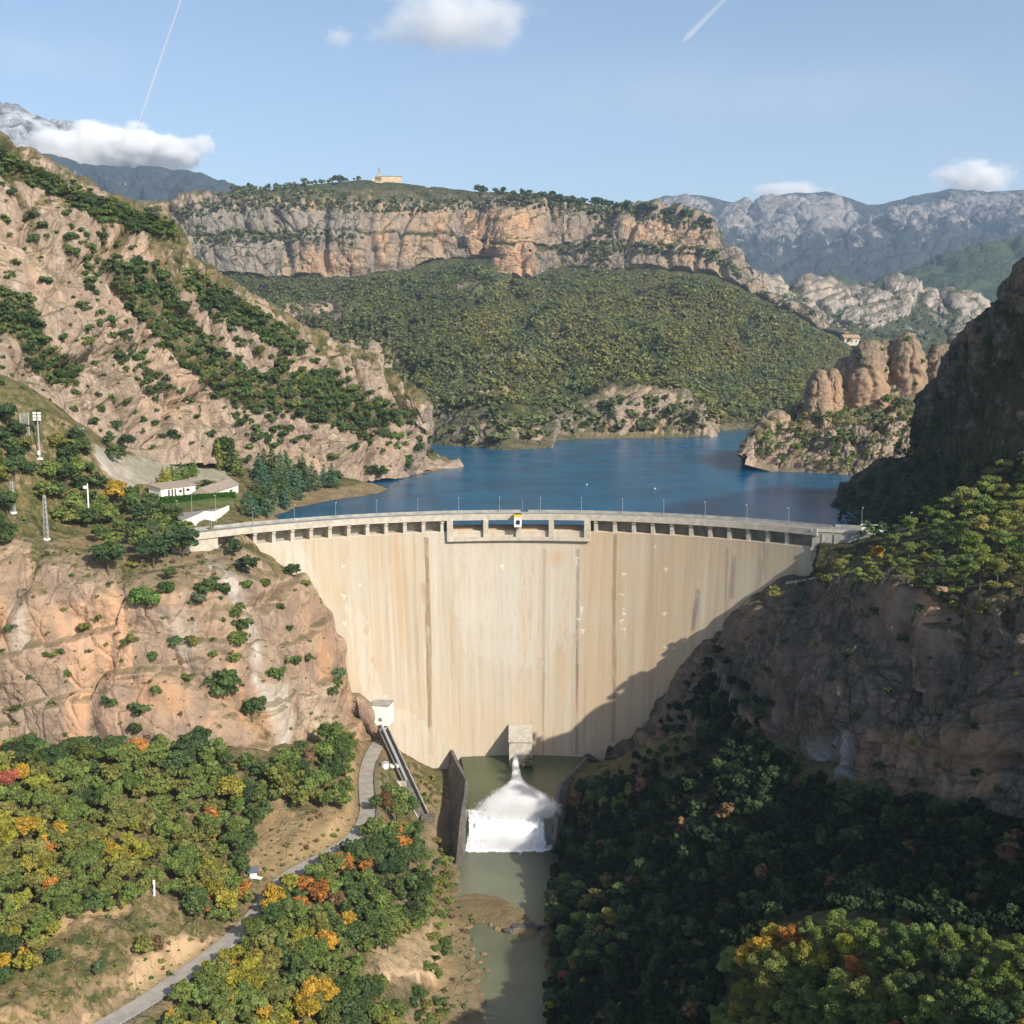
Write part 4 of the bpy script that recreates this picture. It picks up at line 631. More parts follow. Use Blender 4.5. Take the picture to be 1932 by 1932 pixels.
# jet: a widening cone of spray from the outlet pipe to the weir
jx, jy, jz = ob(-2.4, fy-2.5, -108.9); jl = jy-(WY-4.5)
n = NT('spray'); tc = n.n('ShaderNodeTexCoord').outputs['Object']; sx = n.n('ShaderNodeSeparateXYZ'); n.put(sx.inputs[0], tc)
tt_ = n.math('DIVIDE', n.math('MULTIPLY', sx.outputs[1], -1.), jl); wid = n.math('ADD', n.math('ADD', 1.25, n.math('MULTIPLY', tt_, 3.2)), n.math('MULTIPLY', n.rng(tt_, .34, 1.04), 14.2))
hgt = n.math('ADD', .9, n.math('ADD', n.math('MULTIPLY', tt_, 1.2), n.math('MULTIPLY', n.rng(tt_, .25, .85), 2.9)))
zc = n.math('MULTIPLY', n.math('POWER', n.math('MAXIMUM', tt_, .0), .8), PW+.5-jz)
xc = n.math('MULTIPLY', tt_, 1.6); qx = n.math('DIVIDE', n.math('SUBTRACT', sx.outputs[0], xc), wid); qz = n.math('DIVIDE', n.math('SUBTRACT', sx.outputs[2], zc), hgt)
rr = n.math('ADD', n.math('MULTIPLY', qx, qx), n.math('MULTIPLY', qz, qz)); nn_ = n.noise(n.scaled(tc, (.35, .22, .35)), 1, 5, .62); nf = n.noise(n.scaled(tc, (1.2, .7, 1.2)), 1, 4, .6)
body = n.math('ADD', n.math('SUBTRACT', 1., rr), n.math('ADD', n.math('MULTIPLY', n.math('SUBTRACT', nn_, .5), 1.5), n.math('MULTIPLY', n.math('SUBTRACT', nf, .5), 1.3)))
den = n.math('MULTIPLY', n.rng(body, -.1, .9), n.math('MULTIPLY', n.rng(tt_, -.01, .01), n.rng(tt_, 1.03, .97))); vs = n.n('ShaderNodeVolumeScatter'); vs.inputs['Color'].default_value = (1, 1, 1, 1); n.put(vs.inputs['Density'], n.math('MULTIPLY', den, n.math('ADD', 1.4, n.math('MULTIPLY', n.rng(tt_, .45, .0), 5.)))); n.t.links.new(vs.outputs[0], n.out.inputs['Volume'])
mb = MB(); mb.hexa([(-1.6, .2, -2), (1.6, .2, -2), (1.6, .2, 2), (-1.6, .2, 2)] and [(-20, -jl-.5, PW-jz-2.5), (22, -jl-.5, PW-jz-2.5), (6, .2, PW-jz-2.5), (-6, .2, PW-jz-2.5), (-20, -jl-.5, 3.2), (22, -jl-.5, 3.2), (6, .2, 2.4), (-6, .2, 2.4)])
o = mb.build('water_jet', n.m); o.location = (jx, jy, jz); tag(o, 'white jet of water fanning out of the outlet house', None, None, 'stuff')
# foam sheet on the pool around the landing
nx_, ny_ = 150, 110; fx_ = np.linspace(wl[0]+.3, wr[0]-.3, nx_); fy_ = np.linspace(WY-.6, WY+48, ny_); FX, FY = np.meshgrid(fx_, fy_)
p = np.stack([FX, FY, np.full_like(FX, PW+.12)], -1).reshape(-1, 3); tt = (WY+48-p[:, 1])/48; cx = (jx+.3)
hw = 1.5+20*sstep(.15, .95, tt); den = 1.05-np.abs(p[:, 0]-cx)/np.maximum(hw, .1)*.95; den = den-.6*sstep(.3, .0, tt); p[:, 2] += np.clip(den, 0, 1)*np.abs(fbm(p/3., 4))*.5
mesh_np('foam', p, grid_q(ny_, nx_), M_foam, {'den': den}); tag(bpy.data.objects['foam'], 'churned white foam spreading over the stilling pool', None, None, 'stuff')
# cascade over the weir
Vc = []; Qc = []; Dc = []; bi = 0
for L_ in range(3):
    nh_, nw_ = 60, 220; h = np.linspace(0, 1, nh_)[:, None]; s = np.linspace(0, 1, nw_)[None]
    x = wl[0]+.4+(wr[0]-wl[0]-.8)*s+0*h; y = (WY-1.3)-(WY-1.3-FYb-1.)*h-1.6*np.sin(h*math.pi*.5)-.25*L_+0*s; z = PW-.05+(RZ+.05-PW)*h**1.15+0*s
    p = np.stack([x, y, z], -1).reshape(-1, 3); rough = fbm(p/np.array([2.6, 4., 5.])+L_*21, 5, .6); p[:, 1] -= np.abs(rough)*(.25+.9*np.repeat(h[:, 0], nw_)); p[:, 0] += rough*.2
    ss = np.tile(s[0], nh_); hv = np.repeat(h[:, 0], nw_); den = .50+.55*np.exp(-((ss-.48)/.25)**2)-1.1*sstep(.82, .97, ss)-.6*sstep(.07, 0., ss)+.22*hv-.3*np.exp(-((ss-.2)/.09)**2)*(1-hv)-.3*np.exp(-((ss-.78)/.08)**2)*(1-hv); Vc.append(p); Qc.append(grid_q(nh_, nw_)+bi); Dc.append(den); bi += len(p)
# drifting mist round the foot of the cascade
n = NT('mist'); tc = n.n('ShaderNodeTexCoord').outputs['Object']; ln = n.n('ShaderNodeVectorMath', operation='LENGTH'); n.put(ln.inputs[0], tc); nq = n.noise(tc, 3.2, 5, .65)
vs = n.n('ShaderNodeVolumeScatter'); vs.inputs['Color'].default_value = (1, 1, 1, 1); n.put(vs.inputs['Density'], n.math('MULTIPLY', n.rng(n.math('ADD', n.math('SUBTRACT', 1., ln.outputs['Value']), n.math('MULTIPLY', n.math('SUBTRACT', nq, .5), 1.6)), .0, .9), .55)); n.t.links.new(vs.outputs[0], n.out.inputs['Volume'])
mb = MB(); mb.box((0, 0, 0), (2, 2, 2)); o = mb.build('mist', n.m); o.location = ((wl[0]+wr[0])/2-2, FYb-1.5, RZ+4.3); o.scale = ((wr[0]-wl[0])/2*.92, 5.5, 6.5); tag(o, 'white mist drifting at the foot of the cascade', None, None, 'stuff')
# boil at the foot
nx2, ny2 = 200, 26; X2, Y2 = np.meshgrid(np.linspace(wl[0]+.2, wr[0]-.2, nx2), np.linspace(FYb-6.5, FYb+2, ny2)); p = np.stack([X2, Y2, np.full_like(X2, RZ+.15)], -1).reshape(-1, 3)
e_ = (p[:, 1]-(FYb-6.5))/8.5; ss = (p[:, 0]-wl[0])/(wr[0]-wl[0]); den = .15+1.1*sstep(.1, .7, e_)-.8*sstep(.8, 1, ss); p[:, 2] += np.abs(fbm(p/2.2, 4))*1.3*sstep(.2, .8, e_); Vc.append(p); Qc.append(grid_q(ny2, nx2)+bi); Dc.append(den)
o = mesh_np('waterfall', np.concatenate(Vc), np.concatenate(Qc), M_fall, {'den': np.concatenate(Dc)}); tag(o, 'white water tumbling over the weir into the river', None, None, 'stuff')
# ---------------------------------------------------------------- vegetation
def build_bvh():
    Vs, Ps, o = [], [], 0
    for V, Q in TERR: Vs.append(V); Ps.append(Q+o); o += len(V)
    return BVHTree.FromPolygons(np.concatenate(Vs).tolist(), np.concatenate(Ps).tolist())
BV = build_bvh(); CAMP = Vector((0, 0, CZ))
def hit(u, v):
    d = Vector(P(u, v, 100.).tolist())-CAMP; d.normalize(); r = BV.ray_cast(CAMP, d, 30000)
    if r[0] is None: return None
    nn = r[1] if r[1].dot(d) < 0 else -r[1]
    return r[0], nn
def drop(x, y, z=900):
    r = BV.ray_cast(Vector((x, y, z)), Vector((0, 0, -1)), 3000); return r[0]
def poisson(poly, sp, tries=None, rs=None, dens=None):
    """points inside a polygon of the survey picture, at least sp apart"""
    rs = rs or RNG; a = np.array(poly, float); x0, y0 = a.min(0); x1, y1 = a.max(0); n = tries or int((x1-x0)*(y1-y0)/(sp*sp)*7)+20
    X = rs.uniform(x0, x1, n); Y = rs.uniform(y0, y1, n); ok = inpoly(X, Y, poly); cell = {}; out = []
    for x, y in zip(X[ok], Y[ok]):
        s = sp if dens is None else sp*dens(x, y)
        i, j = int(x//sp), int(y//sp); good = True
        for di in (-2, -1, 0, 1, 2):
            for dj in (-2, -1, 0, 1, 2):
                for px, py in cell.get((i+di, j+dj), ()):
                    if (px-x)**2+(py-y)**2 < s*s: good = False; break
                if not good: break
            if not good: break
        if good: cell.setdefault((i, j), []).append((x, y)); out.append((x, y))
    return out
def blobs(kind, rs):
    B = []
    if kind == 'broad':
        for k in range(19):
            a = rs.uniform(0, 6.28); e = rs.uniform(-.7, 1); r = rs.uniform(.3, .85); c = math.sqrt(max(0, 1-e*e*.8)); B.append((math.cos(a)*r*c*.42, math.sin(a)*r*c*.42, .58+e*.27, rs.uniform(.085, .17), .9))
        B.append((0, 0, .56, .26, .9))
    elif kind == 'pine':
        for k in range(13):
            h = rs.uniform(.24, .95); a = rs.uniform(0, 6.28); r = (1.05-h)**.6*rs.uniform(.25, .52); B.append((math.cos(a)*r, math.sin(a)*r, h, rs.uniform(.10, .17), .6))
        B.append((0, 0, .86, .14, .9)); B.append((0, 0, .66, .18, .7))
    elif kind == 'spruce':
        for k in range(22):
            h = .12+.86*(k/21.)**1.1; a = k*2.4; r = (1-h)*.27*rs.uniform(.55, 1.0); B.append((math.cos(a)*r, math.sin(a)*r, h-.02, .04+.13*(1-h), .8))
    elif kind == 'cypress':
        for k in range(12):
            h = .08+.88*k/11.; B.append((rs.normal()*.015, rs.normal()*.015, h, .045+.075*math.sin(math.pi*min(1, (1.02-h)*.85+.12)), 1.5))
    elif kind == 'bush':
        for k in range(8):
            a = rs.uniform(0, 6.28); r = rs.uniform(.1, .42); B.append((math.cos(a)*r, math.sin(a)*r, rs.uniform(.2, .62), rs.uniform(.2, .32), .85))
    return B
def leaf_cloud(kind, n, leaf, rs, up=0.):
    B = np.array(blobs(kind, rs)); w = B[:, 3]**2; w /= w.sum(); bi = rs.choice(len(B), n, p=w); d = rs.normal(size=(n, 3)); d /= np.linalg.norm(d, axis=1)[:, None]
    low = d[:, 2] < -.35; d[low, 2] *= -.6
    rr = B[bi, 3]*rs.uniform(.55, 1.08, n)**.6; c = B[bi, :3]+d*rr[:, None]*np.stack([np.ones(n), np.ones(n), B[bi, 4]], -1)
    nm = d*(.9-.5*up)+rs.normal(size=(n, 3))*(.55-.25*up)+np.array([.35, -.4, .9])*up; nm /= np.linalg.norm(nm, axis=1)[:, None]
    t = np.cross(nm, rs.normal(size=(n, 3))); t /= np.linalg.norm(t, axis=1)[:, None]+1e-9; b = np.cross(nm, t); s = leaf*rs.uniform(.55, 1.35, n)[:, None]
    V = np.stack([c-t*s-b*s*.7, c+t*s*.8-b*s, c+t*s+b*s*.75, c-t*s*.7+b*s], 1).reshape(-1, 3); bl = rs.uniform(.72, 1.28, len(B))[bi]*rs.uniform(.85, 1.15, n)
    return V, np.repeat(bl, 4)
def leaf_mat(name, src):
    n = NT(name)
    if src == 'obj': col = n.n('ShaderNodeObjectInfo').outputs['Color']; lv = n.attr('lv')
    else: col = n.attr('leafcol', 'Color'); lv = 1.
    c = n.mix(1., col, n.n('ShaderNodeCombineColor').outputs[0], 'MULTIPLY') if False else col
    if src == 'obj':
        vm = n.n('ShaderNodeVectorMath', operation='SCALE'); n.put(vm.inputs[0], col); n.put(vm.inputs['Scale'], lv); c = vm.outputs[0]
    d = n.n('ShaderNodeBsdfDiffuse'); n.put(d.inputs[0], c); tr = n.n('ShaderNodeBsdfTranslucent'); n.put(tr.inputs[0], c); mx = n.n('ShaderNodeMixShader'); mx.inputs[0].default_value = .36
    n.t.links.new(d.outputs[0], mx.inputs[1]); n.t.links.new(tr.outputs[0], mx.inputs[2]); return n.done(mx.outputs[0])
M_leaf = leaf_mat('leaves', 'obj'); M_leafm = leaf_mat('wood_leaves', 'attr'); M_bark = plain('bark', (.10, .075, .05), .95, .3, 3)
def trunk_mesh(kind, rs):
    m = MB(); top = {'broad': .62, 'pine': .9, 'spruce': .9, 'cypress': .5, 'bush': .4}[kind]; r = .026 if kind != 'cypress' else .02
    m.tube([(0, 0, -.08), (rs.normal()*.008, rs.normal()*.008, top*.5), (rs.normal()*.02, rs.normal()*.02, top)], [r, r*.75, r*.3], 7)
    if kind in ('broad', 'pine'):
        for k in range(5):
            a = k*1.26+rs.uniform(0, .6); h = top*rs.uniform(.42, .85); m.tube([(0, 0, h), (math.cos(a)*.13, math.sin(a)*.13, h+.07), (math.cos(a)*.28, math.sin(a)*.28, h+.12)], [r*.5, r*.35, r*.12], 5)
    return m
LIB = {}
def lib(kind, dens):
    """six shapes of each kind of plant, shared by all its copies"""
    if (kind, dens) not in LIB:
        n, leaf = {('broad', 1): (2600, .025), ('broad', 2): (5200, .0175), ('broad', 0): (260, .06), ('pine', 1): (1300, .026), ('pine', 2): (3400, .017), ('spruce', 1): (700, .026), ('cypress', 1): (420, .024), ('bush', 1): (700, .055), ('bush', 2): (500, .06)}[(kind, dens)]
        L = []
        for k in range(6):
            rs = np.random.default_rng(abs(hash((len(kind), kind[0] == 'p', dens, k))) % 99991+k); V, lv = leaf_cloud(kind, n, leaf, rs); Q = np.arange(len(V)).reshape(-1, 4)
            me = bpy.data.meshes.new('crown'); me.vertices.add(len(V)); me.vertices.foreach_set('co', V.astype(np.float32).ravel()); me.loops.add(Q.size); me.loops.foreach_set('vertex_index', Q.astype(np.int32).ravel())
            me.polygons.add(len(Q)); me.polygons.foreach_set('loop_start', np.arange(0, Q.size, 4, dtype=np.int32)); me.polygons.foreach_set('loop_total', np.full(len(Q), 4, np.int32)); me.update(calc_edges=True)
            at = me.attributes.new('lv', 'FLOAT', 'POINT'); at.data.foreach_set('value', lv.astype(np.float32)); me.materials.append(M_leaf)
            t = trunk_mesh(kind, rs); tm = bpy.data.meshes.new('trunk'); tm.from_pydata(t.v, [], t.f); tm.materials.append(M_bark); L.append((me, tm))
        LIB[(kind, dens)] = L
    return LIB[(kind, dens)]
# colours of foliage: name -> linear albedo
CO = {k: tuple(min(.5, c*1.5) for c in v) for k, v in {'dark green': (.048, .075, .031), 'deep green': (.068, .100, .036), 'mid green': (.115, .150, .042), 'olive green': (.150, .152, .045), 'yellow green': (.215, .205, .038), 'golden yellow': (.32, .215, .035), 'orange': (.31, .145, .040), 'rusty red': (.25, .085, .050), 'blue green': (.06, .115, .068), 'grey green': (.10, .13, .07), 'bright green': (.11, .165, .042), 'brown': (.15, .095, .05), 'shaded_green': (.022, .034, .016)}.items()}  # last entry is leaf green darkened to carry the right bank's shade
def pick(pal, x, rs): # pal: [(name, weight)], x smooth noise 0..1 so neighbours share colours
    c = 0; tot = sum(w for _, w in pal); x = min(.9999, max(0, x))*tot
    for nme, w in pal:
        c += w
        if x < c: return nme
    return pal[-1][0]
WORDS = {'broad': ('oak_tree', 'tree'), 'pine': ('pine_tree', 'pine'), 'spruce': ('spruce_tree', 'conifer'), 'cypress': ('cypress_tree', 'cypress'), 'bush': ('bush', 'bush')}
PLANTS = []; STUFF = {}
def stand(zone, kind, u, v, px, cname, dens=1, lean=0., aspect=1., rs=None, group=None, sink=.03, cap=None):
    """a plant whose foot is seen at (u, v) and whose height is px in the survey picture"""
    h = hit(u, v)
    if h is None: return
    p, nn = h
    d = proj(np.array(p))[2]; H = float(px*d/F)
    if cap: H = min(H, cap)
    PLANTS.append(dict(zone=zone, kind=kind, u=u, v=v, p=p, H=H, px=px, col=cname, dens=dens, asp=aspect, group=group, n=nn))
def add_stuff(name, kind, p, H, col, nleaf, leaf, rs, asp=1., up=0.):
    V, lv = leaf_cloud(kind, nleaf, leaf, rs, up); a = rs.uniform(0, 6.28); c, s = math.cos(a), math.sin(a); X = V[:, 0]*c-V[:, 1]*s; Y = V[:, 0]*s+V[:, 1]*c
    W = np.stack([X*H*asp+p[0], Y*H*asp+p[1], V[:, 2]*H+p[2]-.04*H], -1); STUFF.setdefault(name, []).append((W, np.array(col)[None]*lv[:, None]))
def nz01(u, v, s, k=0.): return float(np.clip(.5+.75*fbm(np.array([[u/s+k*13.7, v/s+k*5.1, k]]), 3)[0], 0, 1))
rs = np.random.default_rng(21)
# ---- the wood on the left slope
Z1 = [(-60, 1415), (60, 1420), (120, 1425), (170, 1420), (250, 1425), (290, 1420), (400, 1420), (470, 1440), (540, 1440), (600, 1410), (662, 1400), (668, 1460), (650, 1520), (600, 1530), (555, 1510), (520, 1530), (475, 1560), (462, 1640), (470, 1690), (440, 1745), (400, 1740), (345, 1690), (290, 1690), (200, 1715), (110, 1740), (90, 1790), (60, 1830), (-60, 1830)]
PAL1 = [('dark green', 2.0), ('deep green', 2.6), ('mid green', 4.0), ('olive green', 2.6), ('yellow green', 2.3), ('golden yellow', .35)]
for u, v in sorted(poisson(Z1, 18), key=lambda q: q[1]):
    x = nz01(u, v, 110)*.75+rs.uniform(0, .25)+(.16 if v > 1530 and u < 300 else -.12 if v < 1480 else 0.); cn = pick(PAL1, x, rs); r_ = rs.uniform()
    if r_ < .04: cn = rs.choice(['orange', 'golden yellow', 'brown', 'golden yellow'])
    stand('wood', 'broad', u, v+12, rs.uniform(28, 56), cn, aspect=rs.uniform(.8, 1.25))
for u, v, px, cn in [(60, 1440, 62, 'dark green'), (110, 1460, 60, 'dark green'), (30, 1450, 55, 'dark green'), (90, 1400+70, 60, 'dark green'), (15, 1500, 52, 'rusty red'), (5, 1440, 40, 'orange'), (178, 1430, 48, 'dark green'), (220, 1435, 52, 'deep green'), (300, 1420, 38, 'dark green'), (350, 1440, 60, 'dark green'), (375, 1425, 56, 'dark green'), (620, 1420, 66, 'mid green'), (640, 1440, 60, 'deep green'), (610, 1450, 52, 'mid green'),
                      (95, 1700, 48, 'orange'), (90, 1625, 40, 'orange'), (398, 1555, 38, 'orange'), (395, 1592, 34, 'orange'), (385, 1730, 40, 'orange'), (455, 1700, 46, 'orange'), (370, 1740, 60, 'deep green'), (365, 1715, 52, 'deep green'), (270, 1805, 44, 'olive green'), (295, 1800, 38, 'brown'), (102, 1824, 40, 'dark green'), (52, 1826, 30, 'dark green'), (190, 1845, 34, 'grey green'), (20, 1815, 60, 'dark green'), (10, 1860, 40, 'deep green'), (440, 1520, 62, 'yellow green'), (560, 1490, 58, 'dark green')]:
    stand('wood', 'broad', u, v, px, cn, aspect=1.1)
# ---- the wood between road and river
Z2 = [(708, 1500), (735, 1492), (768, 1520), (792, 1600), (800, 1660), (815, 1710), (800, 1750), (720, 1790), (650, 1800), (690, 1850), (750, 1900), (800, 1980), (310, 1985), (330, 1900), (395, 1835), (470, 1770), (510, 1720), (560, 1672), (620, 1640), (690, 1585), (712, 1540)]
PAL2 = [('dark green', 2.2), ('deep green', 3.6), ('mid green', 2.6), ('olive green', 1.4), ('yellow green', 1.6), ('golden yellow', .5)]
for u, v in poisson(Z2, 19):
    x = nz01(u, v, 120, 2)*.7+rs.uniform(0, .3)+(.2 if v > 1760 and u < 640 else -.1); cn = pick(PAL2, x, rs)
    if rs.uniform() < .04: cn = rs.choice(['orange', 'golden yellow', 'brown', 'golden yellow'])
    stand('bank', 'broad', u, v+12, rs.uniform(30, 58), cn, aspect=rs.uniform(.8, 1.25))
for u, v, px, cn in [(650, 1650, 46, 'orange'), (690, 1650, 40, 'orange'), (640, 1640, 36, 'orange'), (755, 1615, 44, 'orange'), (750, 1580, 36, 'orange'), (565, 1730, 42, 'orange'), (520, 1715, 56, 'golden yellow'), (510, 1725, 40, 'golden yellow'), (575, 1690, 44, 'orange'), (605, 1710, 40, 'orange'), (545, 1690, 46, 'yellow green'), (590, 1890, 50, 'golden yellow'), (480, 1850, 60, 'yellow green'), (450, 1880, 58, 'yellow green'), (795, 1700, 52, 'deep green'), (770, 1760, 60, 'dark green')]:
    stand('bank', 'broad', u, v, px, cn, aspect=1.1)
for u, v in poisson([(800, 1560), (845, 1600), (850, 1690), (838, 1740), (845, 1800), (815, 1870), (850, 1925), (800, 1960), (780, 1900), (815, 1800), (815, 1700)], 17):
    if rs.uniform() < .6: stand('bank', 'bush', u, v, rs.uniform(12, 24), pick([('olive green', 3), ('mid green', 2), ('deep green', 2)], rs.uniform(), rs), aspect=1.2)
# ---- lit crowns on the right spur, by the river and on the pine ledge
Z3 = [(1330, 1960), (1345, 1900), (1390, 1820), (1460, 1770), (1540, 1745), (1600, 1745), (1700, 1765), (1800, 1780), (1932, 1800), (2000, 1990), (1700, 2020), (1330, 2020)]
PAL3 = [('dark green', 1.5), ('deep green', 3.), ('mid green', 3.2), ('olive green', 1.8), ('yellow green', 2.2), ('golden yellow', .9)]
for u, v in poisson(Z3, 31):
    x = nz01(u, v, 130, 4)*.65+rs.uniform(0, .3)+(.22 if 1400 < u < 1600 and v < 1880 else -.1); cn = pick(PAL3, x, rs)
    if rs.uniform() < .05: cn = rs.choice(['orange', 'golden yellow', 'orange'])
    stand('spur', 'broad', u, v+22, rs.uniform(52, 74), cn, dens=2, aspect=rs.uniform(.95, 1.25))
Z4 = [(1042, 1690), (1090, 1672), (1150, 1680), (1180, 1700), (1182, 1790), (1120, 1850), (1050, 1810)]
for u, v in poisson(Z4, 26): stand('riverside', 'pine', u, v+16, rs.uniform(46, 62), pick([('mid green', 3), ('deep green', 2), ('olive green', 1.5)], rs.uniform(), rs), dens=1, aspect=1.1)
for u, v, px, cn in [(1068, 1872, 46, 'rusty red'), (1085, 1850, 40, 'golden yellow'), (1105, 1872, 40, 'yellow green'), (1050, 1905, 38, 'olive green'), (1040, 1925, 40, 'yellow green'), (1150, 1680, 36, 'orange')]: stand('riverside', 'broad', u, v, px, cn)
for u, v, px in [(1082, 1570, 52), (1098, 1560, 50), (1112, 1555, 62), (1120, 1540, 48), (1138, 1550, 46), (1160, 1545, 40), (1172, 1540, 44), (1186, 1530, 50)]: stand('riverside', 'cypress', u, v, px, 'olive green' if px % 4 else 'bright green', aspect=1.5)
Z6 = [(1575, 1098), (1625, 1062), (1700, 1020), (1760, 985), (1850, 940), (1950, 890), (1960, 1135), (1860, 1128), (1760, 1118), (1640, 1108)]
PAL6 = [('deep green', 1.4), ('mid green', 3), ('olive green', 3), ('yellow green', 1.2)]
for u, v in poisson(Z6, 26):
    cn = pick(PAL6, nz01(u, v, 80, 6)*.5+rs.uniform(0, .5), rs)
    if rs.uniform() < .03: cn = rs.choice(['orange', 'golden yellow', 'golden yellow'])
    stand('ledge', 'pine' if cn not in ('orange', 'golden yellow') else 'broad', u, v+6, rs.uniform(58, 92)*(.5 if u < 1660 else .62 if u < 1800 else .95) if cn not in ('orange', 'golden yellow') else 36, cn, dens=2, aspect=rs.uniform(.9, 1.15))
for u, v, px in [(1560, 1105, 26), (1580, 1085, 30), (1600, 1070, 30), (1545, 1100, 20), (1850, 1170, 40), (1800, 1165, 34), (1830, 1180, 38), (1458, 1135, 34), (1725, 1120, 38)]: stand('ledge', 'broad', u, v, px, 'olive green')
# ---- terrace trees, villa garden, conifers behind the dam
Z7a = [(-40, 800), (20, 790), (45, 830), (62, 880), (50, 905), (-40, 930)]; Z7b = [(80, 900), (150, 860), (175, 890), (235, 930), (310, 960), (350, 1000), (372, 1020), (330, 1045), (260, 1030), (200, 1015), (140, 1000), (90, 960)]
for u, v in poisson(Z7a, 21)+poisson([(-40, 940), (15, 950), (25, 1020), (-40, 1040)], 22)+poisson([(110, 820), (150, 810), (165, 850), (120, 870)], 22): stand('terrace', 'broad', u, v+16, rs.uniform(38, 54), pick([('dark green', 3), ('deep green', 3), ('olive green', 1)], rs.uniform(), rs), aspect=1.1)
for u, v in poisson(Z7b, 21):
    cn = pick([('dark green', 2.5), ('deep green', 2.5), ('mid green', 2), ('olive green', 1.5), ('golden yellow', .5), ('orange', .5)], nz01(u, v, 60, 9)*.5+rs.uniform(0, .5), rs); stand('terrace', 'broad', u, v+14, rs.uniform(34, 52), cn, aspect=1.1)
for u, v, px, cn in [(205, 1085, 66, 'dark green'), (290, 1072, 64, 'dark green'), (345, 1052, 66, 'dark green'), (300, 1040, 54, 'grey green'), (215, 1040, 42, 'mid green'), (445, 1050, 36, 'dark green'), (468, 1085, 42, 'dark green'), (553, 1090, 30, 'dark green'), (275, 1158, 56, 'bright green'), (12, 1035, 36, 'deep green'), (320, 1095, 30, 'deep green'), (385, 1130, 42, 'deep green'), (400, 1120, 36, 'deep green'), (375, 1150, 40, 'grey green'), (425, 1125, 30, 'deep green')]:
    stand('clifftop', 'broad', u, v, px, cn, aspect=1.25)
Z8 = [(478, 930), (490, 880), (520, 878), (560, 892), (610, 905), (632, 898), (630, 912), (590, 930), (550, 945), (525, 965), (485, 972), (460, 968), (470, 945)]
for u, v in poisson(Z8, 14): stand('shore', 'spruce', u, v+8, rs.uniform(34, 56), pick([('blue green', 4), ('grey green', 2), ('deep green', 2)], rs.uniform(), rs), aspect=1.1)
for u, v in [(635, 912), (618, 916), (705, 900), (720, 902), (765, 893)]: stand('shore', 'broad', u, v, 26, 'dark green', aspect=1.3)
for u, v, px, cn in [(412, 888, 56, 'mid green'), (408, 886, 40, 'deep green')]: stand('garden', 'cypress', u, v, px, cn)
for u, v, px, cn in [(427, 880, 60, 'mid green'), (440, 892, 56, 'deep green'), (448, 900, 50, 'mid green')]: stand('garden', 'spruce', u, v, px, cn, aspect=1.2)
for k in range(8): stand('garden', 'spruce', 308+k*8.5, 916-k*2.5, rs.uniform(26, 36), 'bright green' if k > 1 else 'yellow green', aspect=1.1)
for u, v, px, cn in [(425, 870, 50, 'dark green'), (390, 928, 26, 'dark green'), (245, 935, 20, 'deep green'), (262, 932, 22, 'mid green'), (398, 1012, 24, 'mid green'), (412, 1015, 24, 'mid green'), (215, 875, 40, 'deep green'), (225, 870, 34, 'dark green'), (240, 850, 36, 'dark green'), (205, 845, 34, 'deep green')]: stand('garden', 'broad', u, v, px, cn)
# ---- skyline pines and scrub of the left massif
for k in range(64):
    u = rs.uniform(-10, 335); v = float(np.interp(u, [q[0] for q in rt], [q[1] for q in rt]))+rs.uniform(3, 24); stand('skyline', 'pine' if k % 3 else 'broad', u, v, rs.uniform(20, 34), pick([('dark green', 2), ('deep green', 3), ('mid green', 1)], rs.uniform(), rs), aspect=1.15)
MASS = [(0, 300), (160, 385), (330, 440), (400, 535), (470, 580), (560, 632), (640, 680), (720, 728), (790, 775), (822, 850), (730, 895), (640, 900), (480, 870), (300, 860), (170, 820), (0, 780)]
BUSH = []
for ply, _ in vegF: BUSH += [(u, v, rs.uniform(14, 27)) for u, v in poisson(ply, 12.5)]
for ply in ([(345, 505), (400, 540), (480, 590), (580, 650), (540, 700), (450, 640), (380, 580)], [(560, 690), (640, 700), (760, 780), (700, 800), (600, 770)], [(120, 420), (165, 440), (200, 520), (180, 560), (140, 480)], [(440, 760), (520, 760), (560, 830), (520, 850), (450, 820)], [(640, 790), (760, 800), (800, 830), (720, 850)], [(200, 600), (260, 640), (330, 730), (300, 760), (230, 690)]): BUSH += [(u, v, rs.uniform(11, 24)) for u, v in poisson(ply, 13) if rs.uniform() < .85]
BUSH += [(u, v, rs.choice([6, 8, 10, 13, 17, 22])) for u, v in poisson(MASS, 20) if rs.uniform() < .72]
BUSH.sort(key=lambda q: -q[2]-.001*q[1])
BCOL = [('dark green', 3), ('deep green', 4), ('mid green', 1.6), ('olive green', 1)]
nb_ = 0
for u, v, px in BUSH:
    cn = pick(BCOL, nz01(u, v, 70, 11)*.6+rs.uniform(0, .4), rs)
    if nb_ < 228 and px > 15: stand('massif', 'bush', u, v+px*.4, px, cn, aspect=1.05); nb_ += 1
    else:
        h = hit(u, v+px*.35)
        if h: add_stuff('scrub', 'bush', h[0], px*proj(np.array(h[0]))[2]/F, CO[cn], 150, .10, rs)
